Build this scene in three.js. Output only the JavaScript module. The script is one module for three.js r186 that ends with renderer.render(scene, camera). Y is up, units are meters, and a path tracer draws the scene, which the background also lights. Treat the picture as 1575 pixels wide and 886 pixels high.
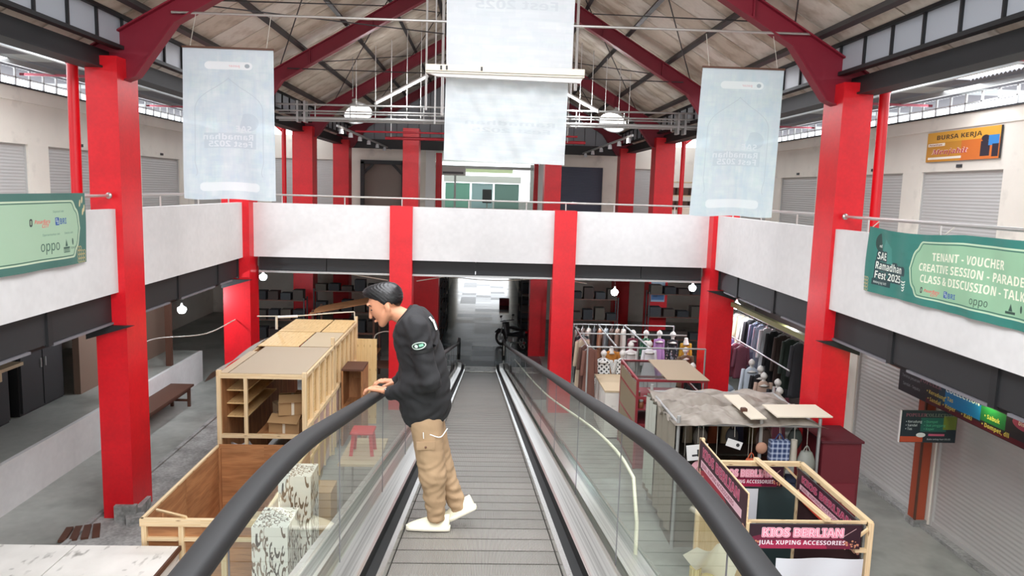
import * as THREE from 'three';
import { mergeGeometries, mergeVertices } from 'three/addons/utils/BufferGeometryUtils.js';
import { RectAreaLightUniformsLib } from 'three/addons/lights/RectAreaLightUniformsLib.js';
import { RoundedBoxGeometry } from 'three/addons/geometries/RoundedBoxGeometry.js';

// ---------------------------------------------------------------- camera, sky, light, exposure
const scene = new THREE.Scene();
const camera = new THREE.PerspectiveCamera(42.24, 1575 / 886, 0.05, 300);
camera.position.set(0, 5.89, 0);
camera.rotation.order = 'YXZ';
camera.rotation.set(-0.1303, -0.04017, 0.02955);
const renderer = new THREE.WebGLRenderer({ antialias: true });
renderer.toneMapping = THREE.LinearToneMapping;
renderer.toneMappingExposure = 1.3;
renderer.shadowMap.enabled = true;
scene.background = new THREE.Color(2.3, 2.42, 2.55);          // bright overcast sky outside the openings
RectAreaLightUniformsLib.init();
function areaLight(color, intensity, w, h, [x, y, z], [tx, ty, tz]) {
  const l = new THREE.RectAreaLight(color, intensity, w, h);
  l.position.set(x, y, z); l.lookAt(tx, ty, tz); scene.add(l);
  return l;
}
// daylight: the open street front behind the camera, the clerestory strips along both sides, the far hall
areaLight('#fff8f0', 0.9, 20, 2.6, [0, 5.5, 8.4], [0, 5.2, 0]);
areaLight('#f4f8ff', 6, 34, 0.42, [-11.5, 8.32, -18], [-6, 7.2, -18]);
areaLight('#f6f9ff', 5, 34, 1.3, [-8.6, 8.5, -17], [-8.6, 4, -17.01]);      // glazed strip in the gallery roof, sponsor banner side
areaLight('#f4f8ff', 6, 34, 0.42, [11.5, 8.32, -18], [6, 7.2, -18]);
areaLight('#f6f9ff', 5, 34, 1.3, [8.6, 8.5, -17], [8.6, 4, -17.01]);        // the same strip, programme banner side
areaLight('#fff8f0', 0.9, 20, 3.0, [0, 1.9, 8.4], [0, 1.5, 0]);

areaLight('#fbfbff', 5.5, 5.0, 15, [0, 10.35, -1.3], [0, 0, -2.4]);   // ridge skylight over the landing, above the frame
// ---------------------------------------------------------------- helpers
let seed = 7;
const rnd = (a = 0, b = 1) => { seed = (seed * 1664525 + 1013904223) >>> 0; return a + (b - a) * seed / 4294967296; };
const V = (x, y, z) => new THREE.Vector3(x, y, z);
const KEEP = ['position', 'normal', 'uv'];
function flat(g) {
  if (g.index) g = g.toNonIndexed();
  for (const k of Object.keys(g.attributes)) if (!KEEP.includes(k)) g.deleteAttribute(k);
  return g;
}
const merge = (a) => (a.length > 1 ? mergeGeometries(a.map(flat)) : a[0]);
// uv in metres, u along the longest side
function metre(g) {
  g = flat(g); g.computeBoundingBox();
  const s = g.boundingBox.getSize(V(0, 0, 0)).toArray(), L = s.indexOf(Math.max(...s));
  const p = g.attributes.position, n = g.attributes.normal, uv = new Float32Array(p.count * 2);
  for (let i = 0; i < p.count; i++) {
    const c = [p.getX(i), p.getY(i), p.getZ(i)], m = [Math.abs(n.getX(i)), Math.abs(n.getY(i)), Math.abs(n.getZ(i))];
    const a = m.indexOf(Math.max(...m));
    let o = [0, 1, 2].filter((k) => k !== a);
    if (o[1] === L) o = [o[1], o[0]];
    uv[2 * i] = c[o[0]]; uv[2 * i + 1] = c[o[1]] + a * 0.37;
  }
  g.setAttribute('uv', new THREE.BufferAttribute(uv, 2));
  return g;
}
const b2 = (x0, x1, y0, y1, z0, z1) => metre(new THREE.BoxGeometry(Math.abs(x1 - x0), Math.abs(y1 - y0), Math.abs(z1 - z0)).translate((x0 + x1) / 2, (y0 + y1) / 2, (z0 + z1) / 2));
function bx(w, h, d, x = 0, y = 0, z = 0, ry = 0, rx = 0, rz = 0) {
  const g = metre(new THREE.BoxGeometry(w, h, d));
  return g.applyMatrix4(new THREE.Matrix4().compose(V(x, y, z), new THREE.Quaternion().setFromEuler(new THREE.Euler(rx, ry, rz, 'YXZ')), V(1, 1, 1)));
}
const rb = (w, h, d, r, x = 0, y = 0, z = 0) => flat(new RoundedBoxGeometry(w, h, d, 2, r).translate(x, y, z));
function aim(g, a, b) {                                        // g runs along +y from 0 to 1 length
  const d = V(...b).sub(V(...a)), q = new THREE.Quaternion().setFromUnitVectors(V(0, 1, 0), d.clone().normalize());
  return g.applyMatrix4(new THREE.Matrix4().compose(V(...a), q, V(1, 1, 1)));
}
const dist = (a, b) => Math.hypot(a[0] - b[0], a[1] - b[1], a[2] - b[2]);
function bar(a, b, r, r2 = r, n = 8) { const l = dist(a, b); return aim(flat(new THREE.CylinderGeometry(r2, r, l, n).translate(0, l / 2, 0)), a, b); }
function stick(a, b, w, d = w) { const l = dist(a, b); return aim(metre(new THREE.BoxGeometry(w, l, d).translate(0, l / 2, 0)), a, b); }
const tube = (pts, r, seg = 24, n = 6) => flat(new THREE.TubeGeometry(new THREE.CatmullRomCurve3(pts.map((p) => V(...p))), seg, r, n));
const ball = (r, x, y, z, sx = 1, sy = 1, sz = 1, n = 12) => flat(new THREE.SphereGeometry(r, n, Math.max(6, n * 0.6 | 0)).scale(sx, sy, sz).translate(x, y, z));
const lathe = (pts, n = 20) => flat(new THREE.LatheGeometry(pts.map((p) => new THREE.Vector2(...p)), n));
function extr(pts, depth, bevel = 0) {                          // polygon in xy, extruded along +z
  const s = new THREE.Shape(pts.map((p) => new THREE.Vector2(...p)));
  return flat(new THREE.ExtrudeGeometry(s, { depth, bevelEnabled: bevel > 0, bevelSize: bevel, bevelThickness: bevel, bevelSegments: 1, steps: 1 }));
}
// closed loft: f(t, a) gives a point; t runs 0..1 along it, a runs 0..2pi round it
function loft(rows, segs, f, caps = true) {
  const pos = [], uv = [], idx = [];
  for (let i = 0; i <= rows; i++) for (let j = 0; j <= segs; j++) { pos.push(...f(i / rows, (j / segs) * Math.PI * 2)); uv.push(j / segs, 1 - i / rows); }
  const W = segs + 1;
  for (let i = 0; i < rows; i++) for (let j = 0; j < segs; j++) { const a = i * W + j; idx.push(a, a + W, a + 1, a + 1, a + W, a + W + 1); }
  if (caps) for (const i of [0, rows]) {
    const c = pos.length / 3; let m = [0, 0, 0];
    for (let j = 0; j < segs; j++) for (let k = 0; k < 3; k++) m[k] += pos[(i * W + j) * 3 + k] / segs;
    pos.push(...m); uv.push(0.5, i ? 0 : 1);
    for (let j = 0; j < segs; j++) i ? idx.push(c, i * W + j + 1, i * W + j) : idx.push(c, i * W + j, i * W + j + 1);
  }
  const g = new THREE.BufferGeometry();
  g.setAttribute('position', new THREE.Float32BufferAttribute(pos, 3)); g.setAttribute('uv', new THREE.Float32BufferAttribute(uv, 2));
  g.setIndex(idx); g.computeVertexNormals();
  return flat(g);
}
// open sheet of cloth: f(u, v) gives a point
function sheet(nu, nv, f) {
  const pos = [], uv = [], idx = [];
  for (let i = 0; i <= nv; i++) for (let j = 0; j <= nu; j++) { pos.push(...f(j / nu, i / nv)); uv.push(j / nu, i / nv); }
  for (let i = 0; i < nv; i++) for (let j = 0; j < nu; j++) { const a = i * (nu + 1) + j, b = a + nu + 1; idx.push(a, a + 1, b, a + 1, b + 1, b); }
  const g = new THREE.BufferGeometry();
  g.setAttribute('position', new THREE.Float32BufferAttribute(pos, 3)); g.setAttribute('uv', new THREE.Float32BufferAttribute(uv, 2));
  g.setIndex(idx); g.computeVertexNormals();
  return flat(g);
}
const taken = new Map();
function numbered(n) { n = n.replace(/_\d{3}$/, ''); const k = taken.get(n) || 0; taken.set(n, k + 1); return k ? n + '_' + String(k).padStart(3, '0') : n; }
function mesh(name, geos, mat, parent = scene) {
  const m = new THREE.Mesh(merge(Array.isArray(geos) ? geos : [geos]), mat);
  m.name = parent === scene ? numbered(name) : name; m.castShadow = m.receiveShadow = true; parent.add(m);
  return m;
}
function tag(o, label, category, group) { o.userData.label = label; o.userData.category = category; if (group) o.userData.group = group; return o; }
function thing(name, label, category, [x, y, z] = [0, 0, 0], turn = 0, group) {
  const o = new THREE.Group(); o.name = numbered(name); o.position.set(x, y, z); o.rotation.y = turn; scene.add(o);
  return tag(o, label, category, group);
}
function struct(name, geos, mat, label, category) {
  const m = mesh(name, geos, mat); m.userData.kind = 'structure'; if (label) m.userData.label = label; if (category) m.userData.category = category; return m;
}
function frameGroup(name, label) { const o = new THREE.Group(); o.name = numbered(name); scene.add(o); o.userData.kind = 'structure'; if (label) o.userData.label = label; return o; }
function dup(root, [x, y, z], turn, label, group) {
  const r = root.clone(); r.name = numbered(root.name); r.position.set(x, y, z); if (turn !== undefined) r.rotation.y = turn; scene.add(r);
  r.userData = { ...root.userData }; if (label) r.userData.label = label; if (group) r.userData.group = group;
  return r;
}

// ---------------------------------------------------------------- textures and materials
const LAT = 256, lat = new Float32Array(LAT * LAT); for (let i = 0; i < lat.length; i++) lat[i] = rnd();
function vnoise(x, y, per) {
  const xi = Math.floor(x), yi = Math.floor(y), fx = x - xi, fy = y - yi, s = (t) => t * t * (3 - 2 * t), m = (a) => ((a % per) + per) % per;
  const at = (a, b) => lat[(m(b) * 37 + 11) % LAT * LAT + (m(a) * 53 + m(b) * 7) % LAT];
  const a = at(xi, yi), b = at(xi + 1, yi), c = at(xi, yi + 1), d = at(xi + 1, yi + 1), u = s(fx), v = s(fy);
  return a + (b - a) * u + (c - a) * v + (a - b - c + d) * u * v;
}
function fbm(x, y, per, oct = 4) { let s = 0, a = 0.5, n = 0; for (let o = 0; o < oct; o++) { s += a * vnoise(x * per, y * per, per); n += a; a /= 2; per *= 2; } return s / n; }
function dataTex(w, h, f, metres, srgb = true) {
  const d = new Uint8Array(w * h * 4);
  for (let y = 0; y < h; y++) for (let x = 0; x < w; x++) { const c = f(x / w, y / h), i = (y * w + x) * 4; for (let k = 0; k < 3; k++) d[i + k] = Math.max(0, Math.min(255, c[k])); d[i + 3] = 255; }
  const t = new THREE.DataTexture(d, w, h); t.wrapS = t.wrapT = THREE.RepeatWrapping; t.magFilter = THREE.LinearFilter; t.minFilter = THREE.LinearMipmapLinearFilter; t.generateMipmaps = true;
  if (srgb) t.colorSpace = THREE.SRGBColorSpace;
  if (metres) t.repeat.set(1 / metres[0], 1 / metres[1]);
  t.needsUpdate = true; return t;
}
function canvasTex(w, h, draw) {
  const c = document.createElement('canvas'); c.width = w; c.height = h; draw(c.getContext('2d'), w, h);
  const t = new THREE.CanvasTexture(c); t.colorSpace = THREE.SRGBColorSpace; return t;
}
const mixc = (a, b, t) => a.map((v, i) => v + (b[i] - v) * t);
const std = (color, roughness = 0.7, more = {}) => new THREE.MeshStandardMaterial({ color, roughness, side: THREE.DoubleSide, ...more });
const T = {};
T.wall = dataTex(512, 512, (u, v) => { const n = fbm(u, v, 4, 5), s = fbm(u, v, 32, 2); const k = 222 + 16 * (n - 0.5) + 7 * (s - 0.5); return [k, k - 1, k - 2]; }, [3, 3]);
T.beige = dataTex(512, 512, (u, v) => { const n = fbm(u, v, 4, 5), d = Math.max(0, fbm(u, v + 0.3, 8, 4) - 0.66); const k = 1 + 0.07 * (n - 0.5) - 0.35 * d; return [236 * k, 228 * k, 216 * k]; }, [3.5, 3.5]);
T.floor = dataTex(512, 512, (u, v) => { const n = fbm(u, v, 4, 5), s = fbm(u + 0.4, v, 48, 2), st = Math.max(0, fbm(u, v + 0.5, 6, 4) - 0.56); const k = 162 + 34 * (n - 0.5) + 12 * (s - 0.5) - 110 * st; return [k, k + 2, k - 4]; }, [5, 5]);
T.rough = dataTex(512, 512, (u, v) => { const n = fbm(u, v, 6, 5), s = fbm(u, v, 40, 3); const k = 150 + 60 * (n - 0.5) + 44 * (s - 0.5); return [k, k, k - 3]; }, [1.6, 1.6]);
T.roof = dataTex(512, 512, (u, v) => { const n = fbm(u, v, 3, 5), d = Math.max(0, fbm(u + 0.2, v, 7, 4) - 0.52), s = fbm(u, v, 40, 2); return mixc([236, 230, 221], [150, 130, 110], Math.min(1, 1.5 * d + 0.18 * n)).map((c) => c + 10 * (s - 0.5)); }, [2.2, 2.2]);
T.ply = dataTex(512, 256, (u, v) => { const w = fbm(u * 0.25, v + 0.15 * fbm(u, v, 4, 2), 16, 4), f = fbm(u * 0.12, v, 64, 2), p = fbm(u, v, 4, 3); return mixc([206, 150, 100], [150, 96, 58], 0.25 + 0.9 * (w - 0.3)).map((c) => c * (0.94 + 0.14 * (f - 0.5) + 0.18 * (p - 0.5))); }, [1.4, 0.7]);
T.pine = dataTex(512, 256, (u, v) => { const w = fbm(u * 0.12, v + 0.1 * fbm(u, v, 4, 2), 20, 4), f = fbm(u * 0.1, v, 80, 2), k = Math.max(0, 1 - Math.hypot((u % 0.5) - 0.25, ((v * 2) % 1 - 0.5) * 0.6) * 26); return mixc(mixc([248, 228, 190], [222, 186, 134], 0.9 * w), [110, 66, 36], k * 0.8).map((c) => c * (0.96 + 0.12 * (f - 0.5))); }, [1.2, 0.3]);
T.concrete = dataTex(256, 256, (u, v) => { const n = fbm(u, v, 6, 4), f = fbm(u, v, 32, 2); const k = 148 + 34 * (n - 0.5) + 12 * (f - 0.5); return [k, k, k - 2]; }, [2, 2]);
T.white = dataTex(512, 512, (u, v) => { const n = fbm(u, v, 5, 5), st = Math.max(0, fbm(u * 0.5, v, 14, 3) - 0.68), c = 232 + 22 * (n - 0.5) - 330 * st; return [c, c - 3, c - 10]; }, [1.4, 1.4]);
T.paint = dataTex(256, 256, (u, v) => { const n = fbm(u, v, 5, 4), s = fbm(u, v, 40, 2); const k = 1 + 0.1 * (n - 0.5) + 0.05 * (s - 0.5); return [218 * k, 20 * k, 34 * k]; }, [1.5, 1.5]);
T.steel = dataTex(256, 256, (u, v) => { const n = fbm(u, v * 0.1, 24, 3), s = Math.max(0, fbm(u, v, 7, 4) - 0.55); const k = 206 + 20 * (n - 0.5) - 260 * s; return [k, k - 2, k - 6]; }, [0.9, 0.9]);
T.tarp = dataTex(512, 512, (u, v) => { const n = fbm(u, v, 5, 5), s = fbm(u, v * 0.4, 40, 2), d = Math.max(0, fbm(u + 0.6, v, 8, 3) - 0.55); const k = 158 + 52 * (n - 0.5) + 22 * (s - 0.5) - 150 * d; return [k + 4, k - 4, k - 14]; });
T.tile = dataTex(256, 256, (u, v) => { const n = fbm(u, v, 8, 4); const k = 74 + 30 * (n - 0.5); return [k - 4, k + 2, k + 4]; }, [3, 3]);
T.skin = null;
const grooves = dataTex(64, 4, (u) => { const k = (u * 8) % 1 < 0.5 ? 255 : 40; return [k, k, k]; }, [0.08, 0.08], false);
const M = {
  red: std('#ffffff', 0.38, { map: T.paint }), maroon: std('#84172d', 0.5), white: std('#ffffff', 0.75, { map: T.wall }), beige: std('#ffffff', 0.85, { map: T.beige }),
  floor: std('#ffffff', 0.4, { map: T.floor }), rough: std('#ffffff', 0.9, { map: T.rough }), roof: std('#ffffff', 0.9, { map: T.roof }), roofB: std('#f4f0ea', 0.9, { map: T.roof }), roofC: std('#eae4dc', 0.9, { map: T.roof }),
  eave: std('#1e1f21', 0.6), fascia: std('#27282a', 0.6), purlin: std('#39383a', 0.55), black: std('#3a3b3d', 0.6), beam: std('#4a4b4d', 0.55), concrete: std('#ffffff', 0.85, { map: T.concrete }), ledge: std('#77757a', 0.6),
  ply: std('#ffffff', 0.62, { map: T.ply }), plyPale: std('#fff4dc', 0.6, { map: T.pine }), pine: std('#ffffff', 0.6, { map: T.pine }), rubber: std('#0f1011', 0.6), steel: std('#ffffff', 0.28, { map: T.steel, metalness: 0.75 }), chrome: std('#d9d9d6', 0.22, { metalness: 0.9 }),
  galv: std('#b9bbba', 0.42, { metalness: 0.55 }), rail: std('#c9c6c2', 0.3, { metalness: 0.7 }), panel: std('#aeb4bc', 0.5), whiteBoard: std('#ffffff', 0.5, { map: T.white }), tarp: std('#ffffff', 0.85, { map: T.tarp }), card: std('#b08e64', 0.85), cardPale: std('#c9b596', 0.85), cream: std('#e9e0cc', 0.6),
  shutter: std('#c4c2bf', 0.5, { metalness: 0.1 }), shutterBlue: std('#565b6b', 0.5, { metalness: 0.2 }), tile: std('#ffffff', 0.16, { map: T.tile }),
  glass: new THREE.MeshPhysicalMaterial({ color: '#e3efe6', roughness: 0.02, transmission: 1, thickness: 0, ior: 1.5, side: THREE.DoubleSide }),
  clear: new THREE.MeshPhysicalMaterial({ color: '#f2f6f4', roughness: 0.03, transmission: 1, thickness: 0, ior: 1.45, side: THREE.DoubleSide }),
  whitePaint: std('#eeeeec', 0.5), mannequin: std('#d8d4ce', 0.5), brownWood: std('#5a3a2c', 0.55), wire: std('#c8c2b6', 0.6), rustWood: std('#a4492e', 0.55), plastic: std('#d7dbe0', 0.4),
};
const glow = (c, i) => new THREE.MeshStandardMaterial({ color: '#ffffff', emissive: c, emissiveIntensity: i, roughness: 0.5 });
const pallet = std('#8d8a84', 0.42, { metalness: 0.45, bumpMap: grooves, bumpScale: 0.004 });

// ---------------------------------------------------------------- the setting: floors, slabs, walls
const PT = 5.39, PB = 4.0, FL = 3.95;                          // parapet top, parapet foot, upper floor
struct('floor', b2(-12.4, 12.4, -0.25, 0, -60, 9), M.floor, 'smooth grey concrete ground floor', 'floor');
{
  const f = struct('floor', b2(-1.95, 2.1, 0, 0.002, -60, -20.6), M.tile, 'dark glossy tiled corridor floor under the gallery', 'floor');
  const g = metre(new THREE.BoxGeometry(0.8, 0.006, 0.8)), tm = [['#5c676a', 0.13], ['#4f5a5e', 0.2], ['#667073', 0.16], ['#586266', 0.26]].map(([c, r]) => std(c, r));
  for (let i = 0; i < 5; i++) for (let k = 0; k < 40; k++) { const m = new THREE.Mesh(g, tm[(i * 3 + k * 2 + (rnd() * 3 | 0)) % 4]); m.name = 'floor_tile'; m.position.set(-1.54 + i * 0.808, 0.004, -24.85 - k * 0.808); m.rotation.set(rnd(-0.0025, 0.0025), 0, rnd(-0.0025, 0.0025)); m.receiveShadow = m.castShadow = true; f.add(m); }
}
struct('floor', b2(-6.6, -5.0, 0, 0.012, -24, 2), M.rough, 'rough grey cement strip along the red columns', 'floor');
struct('trim_1', b2(-6.66, -6.58, 0, 0.05, -24, 2), M.rough, 'dark kerb line beside the cement strip', 'kerb');
struct('floor', [b2(-12.4, -8.33, 0, 0.9, -22, 9)], M.floor, 'raised shop platform behind a low white wall', 'platform');
struct('wall_left', b2(-8.33, -8.25, 0, 0.905, -22, 9), M.white, 'low white painted plinth wall of the raised shops', 'wall');
// upper slabs
struct('floor', b2(-12.4, -6.36, 3.72, FL, -35.2, 9), M.floor, 'upper gallery floor along the green sponsor banner', 'slab');
struct('floor', b2(6.32, 12.4, 3.72, FL, -35.2, 9), M.floor, 'upper gallery floor along the event programme banner', 'slab');
struct('floor', b2(-6.36, 6.32, 3.72, FL, -50, -19.78), M.floor, 'upper gallery floor across the end of the hall', 'slab');
struct('floor', [b2(-6.36, -1.05, 3.72, FL, -1.6, 9), b2(1.05, 6.32, 3.72, FL, -1.6, 9), b2(-1.05, 1.05, 3.6, 3.8, 0.6, 9)], M.floor, 'upper landing floor at the head of the moving walkway', 'slab');
// parapets between the columns
const COLZ = [[-13.35, -12.62], [-19.83, -19.1], [-26.85, -26.12], [-33.75, -33.02], [-6.4, -5.6]];
struct('wall_left', [b2(-6.21, -6.09, PB, PT, -12.62, -6.4), b2(-6.21, -6.09, PB, PT, -5.6, -1.6), b2(-6.21, -6.09, PB, PT, -19.1, -13.35)], M.white, 'white gallery parapet that carries the green sponsor logo banner', 'parapet');
struct('wall_right', [b2(6.04, 6.16, PB, PT, -12.62, -6.4), b2(6.04, 6.16, PB, PT, -5.6, -1.6), b2(6.04, 6.16, PB, PT, -19.1, -13.35)], M.white, 'white gallery parapet that carries the programme banner', 'parapet');
struct('wall_back', [b2(-5.92, -2.42, PB, PT, -19.58, -19.46), b2(-1.84, 1.84, PB, PT, -19.58, -19.46), b2(2.42, 5.92, PB, PT, -19.58, -19.46)], M.white, 'white parapet across the end of the hall', 'parapet');
// dark fascia beams below the parapets, in lengths with a ledge
for (const s of [-1, 1]) {
  const X = s < 0 ? -6.22 : 6.17, g = frameGroup('beam', s < 0 ? 'black steel fascia beam under the sponsor banner parapet' : 'black steel fascia beam under the programme banner parapet');
  let z = -1.6, k = 0;
  while (z > -19) {
    const z1 = Math.max(-19.1, z - 2.3);
    if (!(z < -12.5 && z1 > -13.35)) mesh('panel', b2(X, X + s * 0.12, 3.5, PB, z1 + 0.02, z), M.fascia, g);
    mesh('ledge', b2(X - s * 0.03, X + s * 0.14, 3.455, 3.49, z1 + 0.3 + 0.2 * (k % 2), z - 0.05), M.ledge, g);
    mesh('joint', b2(X - s * 0.03, X + s * 0.03, 3.47, PB, z1 - 0.05, z1 + 0.07), M.eave, g);
    z = z1; k++;
  }
  mesh('flange', b2(X + s * 0.2, X + s * 0.7, 3.38, 3.45, -19.1, -1.6), M.eave, g);
}
{
  const g = frameGroup('beam', 'dark grey beam under the far parapet');
  for (const [a, b] of [[-5.83, -4.1], [-4.08, -2.42], [-1.84, -0.2], [-0.18, 1.84], [2.42, 4.2], [4.22, 5.83]]) mesh('panel', b2(a, b, 3.64, PB, -19.75, -19.6), M.fascia, g);
  mesh('flange', b2(-5.83, 5.83, 3.58, 3.63, -19.8, -19.55), M.galv, g);
}
// ground floor walls
struct('wall_left', b2(-12.4, -12.2, 0, 3.72, -60, 9), M.beige, 'dim cream back wall of the raised shops', 'wall');
struct('wall_right', b2(12.2, 12.4, 0, 3.72, -60, 9), M.beige, 'dim cream back wall behind the roller shutters', 'wall');
struct('wall_back', [b2(-12.4, -1.95, 0, 3.72, -34.2, -34), b2(2.1, 12.4, 0, 3.72, -34.2, -34), b2(-2.1, -1.95, 0, 3.72, -60, -34), b2(2.1, 2.25, 0, 3.72, -60, -34), b2(-2.1, 2.25, 3.5, 3.72, -60, -50)], M.beige, 'dim cream shop walls at both sides of the tiled corridor', 'wall');
// upper gallery walls with shop openings
const OPEN = [[-33.6, -30.5], [-29.15, -25.95], [-23.75, -20.55], [-19.65, -16.5], [-14.3, -11.2], [-9.2, -6.1]];
for (const s of [-1, 1]) {
  const X = s * 11.6, X2 = s * 11.85, parts = [b2(X, X2, 6.68, 8.06, -35.2, 9)];
  let z = -35.2;
  for (const [a, b] of OPEN) { parts.push(b2(X, X2, FL, 6.68, z, a)); z = b; }
  parts.push(b2(X, X2, FL, 6.68, z, 9));
  const w = struct(s < 0 ? 'wall_left' : 'wall_right', parts, M.beige, s < 0 ? 'cream upper shop wall opposite the orange sign' : 'cream upper shop wall with the orange sign', 'wall');
  mesh('coping', b2(X - s * 0.05, X2, 8.06, 8.1, -35.2, 9), M.eave, w);
  mesh('ledge', b2(X - s * 0.03, X, 7.72, 7.76, -35.2, 9), M.beige, w);
  const cl = frameGroup('window_' + (s < 0 ? 1 : 2), s < 0 ? 'open clerestory strip with white bars opposite the orange sign' : 'open clerestory strip with white bars above the orange sign');
  mesh('rail', [b2(X + s * 0.1, X + s * 0.15, 8.3, 8.33, -35, 8), b2(X + s * 0.1, X + s * 0.15, 8.54, 8.6, -35, 8)], M.whitePaint, cl);
  for (let q = -34.5; q < -8; q += 0.6) mesh('bar', b2(X + s * 0.1, X + s * 0.14, 8.1, 8.56, q, q + 0.05), M.whitePaint, cl);
}
// roller shutters: corrugated curtain between guides, a hood box and a bottom rail
function shutterCurtain(w, h, pitch = 0.08, depth = 0.006) {
  const n = Math.round(h / pitch) * 4;
  return sheet(1, n, (u, v) => [(u - 0.5) * w, v * h, depth * Math.sin(v * h / pitch * Math.PI * 2)]);
}
const shutterCache = new Map();
function rollerShutter(name, label, [x, y, z], turn, w, h, mat, group, cat) {
  const g = new THREE.Group(); g.name = name; g.position.set(x, y, z); g.rotation.y = turn; scene.add(g);
  if (cat) tag(g, label, cat, group); else { g.userData.kind = 'structure'; g.userData.label = label; g.userData.category = 'shutter'; }
  const k = w + '/' + h; if (!shutterCache.has(k)) shutterCache.set(k, shutterCurtain(w, h));
  const c = new THREE.Mesh(shutterCache.get(k), mat); c.name = 'curtain'; c.castShadow = c.receiveShadow = true; g.add(c);
  mesh('guide_rail', b2(-w / 2 - 0.05, -w / 2 + 0.01, 0, h, -0.03, 0.05), M.shutter, g); mesh('guide_rail', b2(w / 2 - 0.01, w / 2 + 0.05, 0, h, -0.03, 0.05), M.shutter, g);
  mesh('bottom_rail', b2(-w / 2, w / 2, 0, 0.09, -0.02, 0.035), M.shutter, g);
  return g;
}
let doorNo = 1;
const upperNames = ['beside the back corner', 'behind the hanging banner', 'beside the red downpipe', 'in the wide bay next to the green banner', 'out in the near bay', 'at the stair end'];
for (const s of [-1, 1]) OPEN.forEach(([a, b], i) => {
  if (i === 5) return;
  rollerShutter('door_' + doorNo++, 'grey roller shutter ' + (s < 0 ? 'opposite the orange sign wall, ' : 'on the orange sign wall, ') + upperNames[i], [s * 11.7, FL, (a + b) / 2], -s * Math.PI / 2, b - a, 2.73, M.shutter);
});
// front wall behind the camera: open bays
struct('wall_front', [b2(-12.4, -11, 0, 9, 8.6, 9), b2(11, 12.4, 0, 9, 8.6, 9), b2(-11, 11, 3.4, 4.1, 8.6, 9), b2(-11, 11, 6.9, 12.3, 8.6, 9), b2(-0.4, 0.4, 0, 8.6, 8.65, 8.95)], M.beige, 'open street front wall', 'wall');

// ---------------------------------------------------------------- columns, portal frames, roof
const RY = (ax) => 8.4 + 0.585 * (6.3 - ax);
const colNames = ['beside the programme and sponsor banners', 'at the corner of the far parapet', 'on the far gallery behind the railing', 'far back on the upper gallery', 'near the walkway head'];
for (const s of [-1, 1]) COLZ.forEach(([a, b], i) => {
  const x0 = s * (i ? 5.92 : 5.98), x1 = s * (i ? 6.6 : 6.49), side = s < 0 ? ', sponsor banner side' : ', programme banner side';
  const c = frameGroup('column', 'tall red painted square column ' + colNames[i] + side);
  mesh('shaft', b2(x0, x1, 0.0, 7.85, a, b), M.red, c);
  mesh('bracket', extr([[s * 5.85, 3.44], [s * 6.62, 3.44], [s * 6.62, 3.2], [s * 6.3, 3.3]], 0.1).translate(0, 0, b - 0.02), M.eave, c);
  if (i === 0 && s < 0) mesh('broken_plaster', [bx(0.36, 0.3, 0.1, -6.1, 0.12, -12.59, 0.1), bx(0.12, 0.2, 0.5, -5.95, 0.1, -12.9, 0.1), bx(0.3, 0.12, 0.2, -5.9, 0.06, -12.5, 0.5)], M.rough, c);
});
struct('column', b2(-2.42, -1.84, 0, PT + 0.01, -19.95, -19.36), M.red, 'red column crossing the far parapet behind the man', 'column');
struct('column', b2(1.84, 2.42, 0, PT + 0.01, -19.95, -19.36), M.red, 'red column crossing the far parapet beside the clothes racks', 'column');
struct('column', b2(-2.85, -2.3, FL, 7.9, -26.9, -26.2), M.red, 'red upper column beside the bright doorway, behind the man', 'column');
struct('column', b2(2.08, 2.66, FL, 7.9, -26.9, -26.2), M.red, 'red upper column beside the bright doorway and dark blue shutter', 'column');
struct('column', b2(-2.45, -1.55, 0, 3.72, -26.9, -26.2), M.red, 'dim red ground floor column by the corridor, behind the man', 'column');
struct('column', b2(1.7, 2.3, 0, 3.72, -26.9, -26.2), M.red, 'dim red ground floor column by the parked motorbike', 'column');
for (const s of [-1, 1]) {
  const side = s < 0 ? 'sponsor banner side' : 'programme banner side';
  const p = mesh('downpipe', [bar([s * 6.78, 3.95, -12.75], [s * 6.75, 7.8, -12.75], 0.085, 0.085, 12), bar([s * 6.75, 7.75, -12.75], [s * 7.0, 7.95, -13.1], 0.1, 0.12, 10), bar([s * 6.4, 7.72, -12.6], [s * 6.75, 7.78, -12.75], 0.04)], M.red);
  p.userData.kind = 'structure'; tag(p, 'red downpipe running up beside the tall red column, ' + side, 'pipe');
  const q = mesh('downpipe', [bar([s * 6.9, 3.95, -26.2], [s * 6.9, 7.75, -26.2], 0.075, 0.075, 10), bar([s * 6.9, 7.7, -26.2], [s * 7.15, 7.9, -26.4], 0.1, 0.12, 8)], M.red);
  q.userData.kind = 'structure'; tag(q, 'red downpipe beside the far gallery column, ' + side, 'pipe');
}
const frameWords = ['next to the hanging side banners', 'over the far parapet', 'over the far gallery', 'at the gable wall', 'over the walkway head'];
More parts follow.
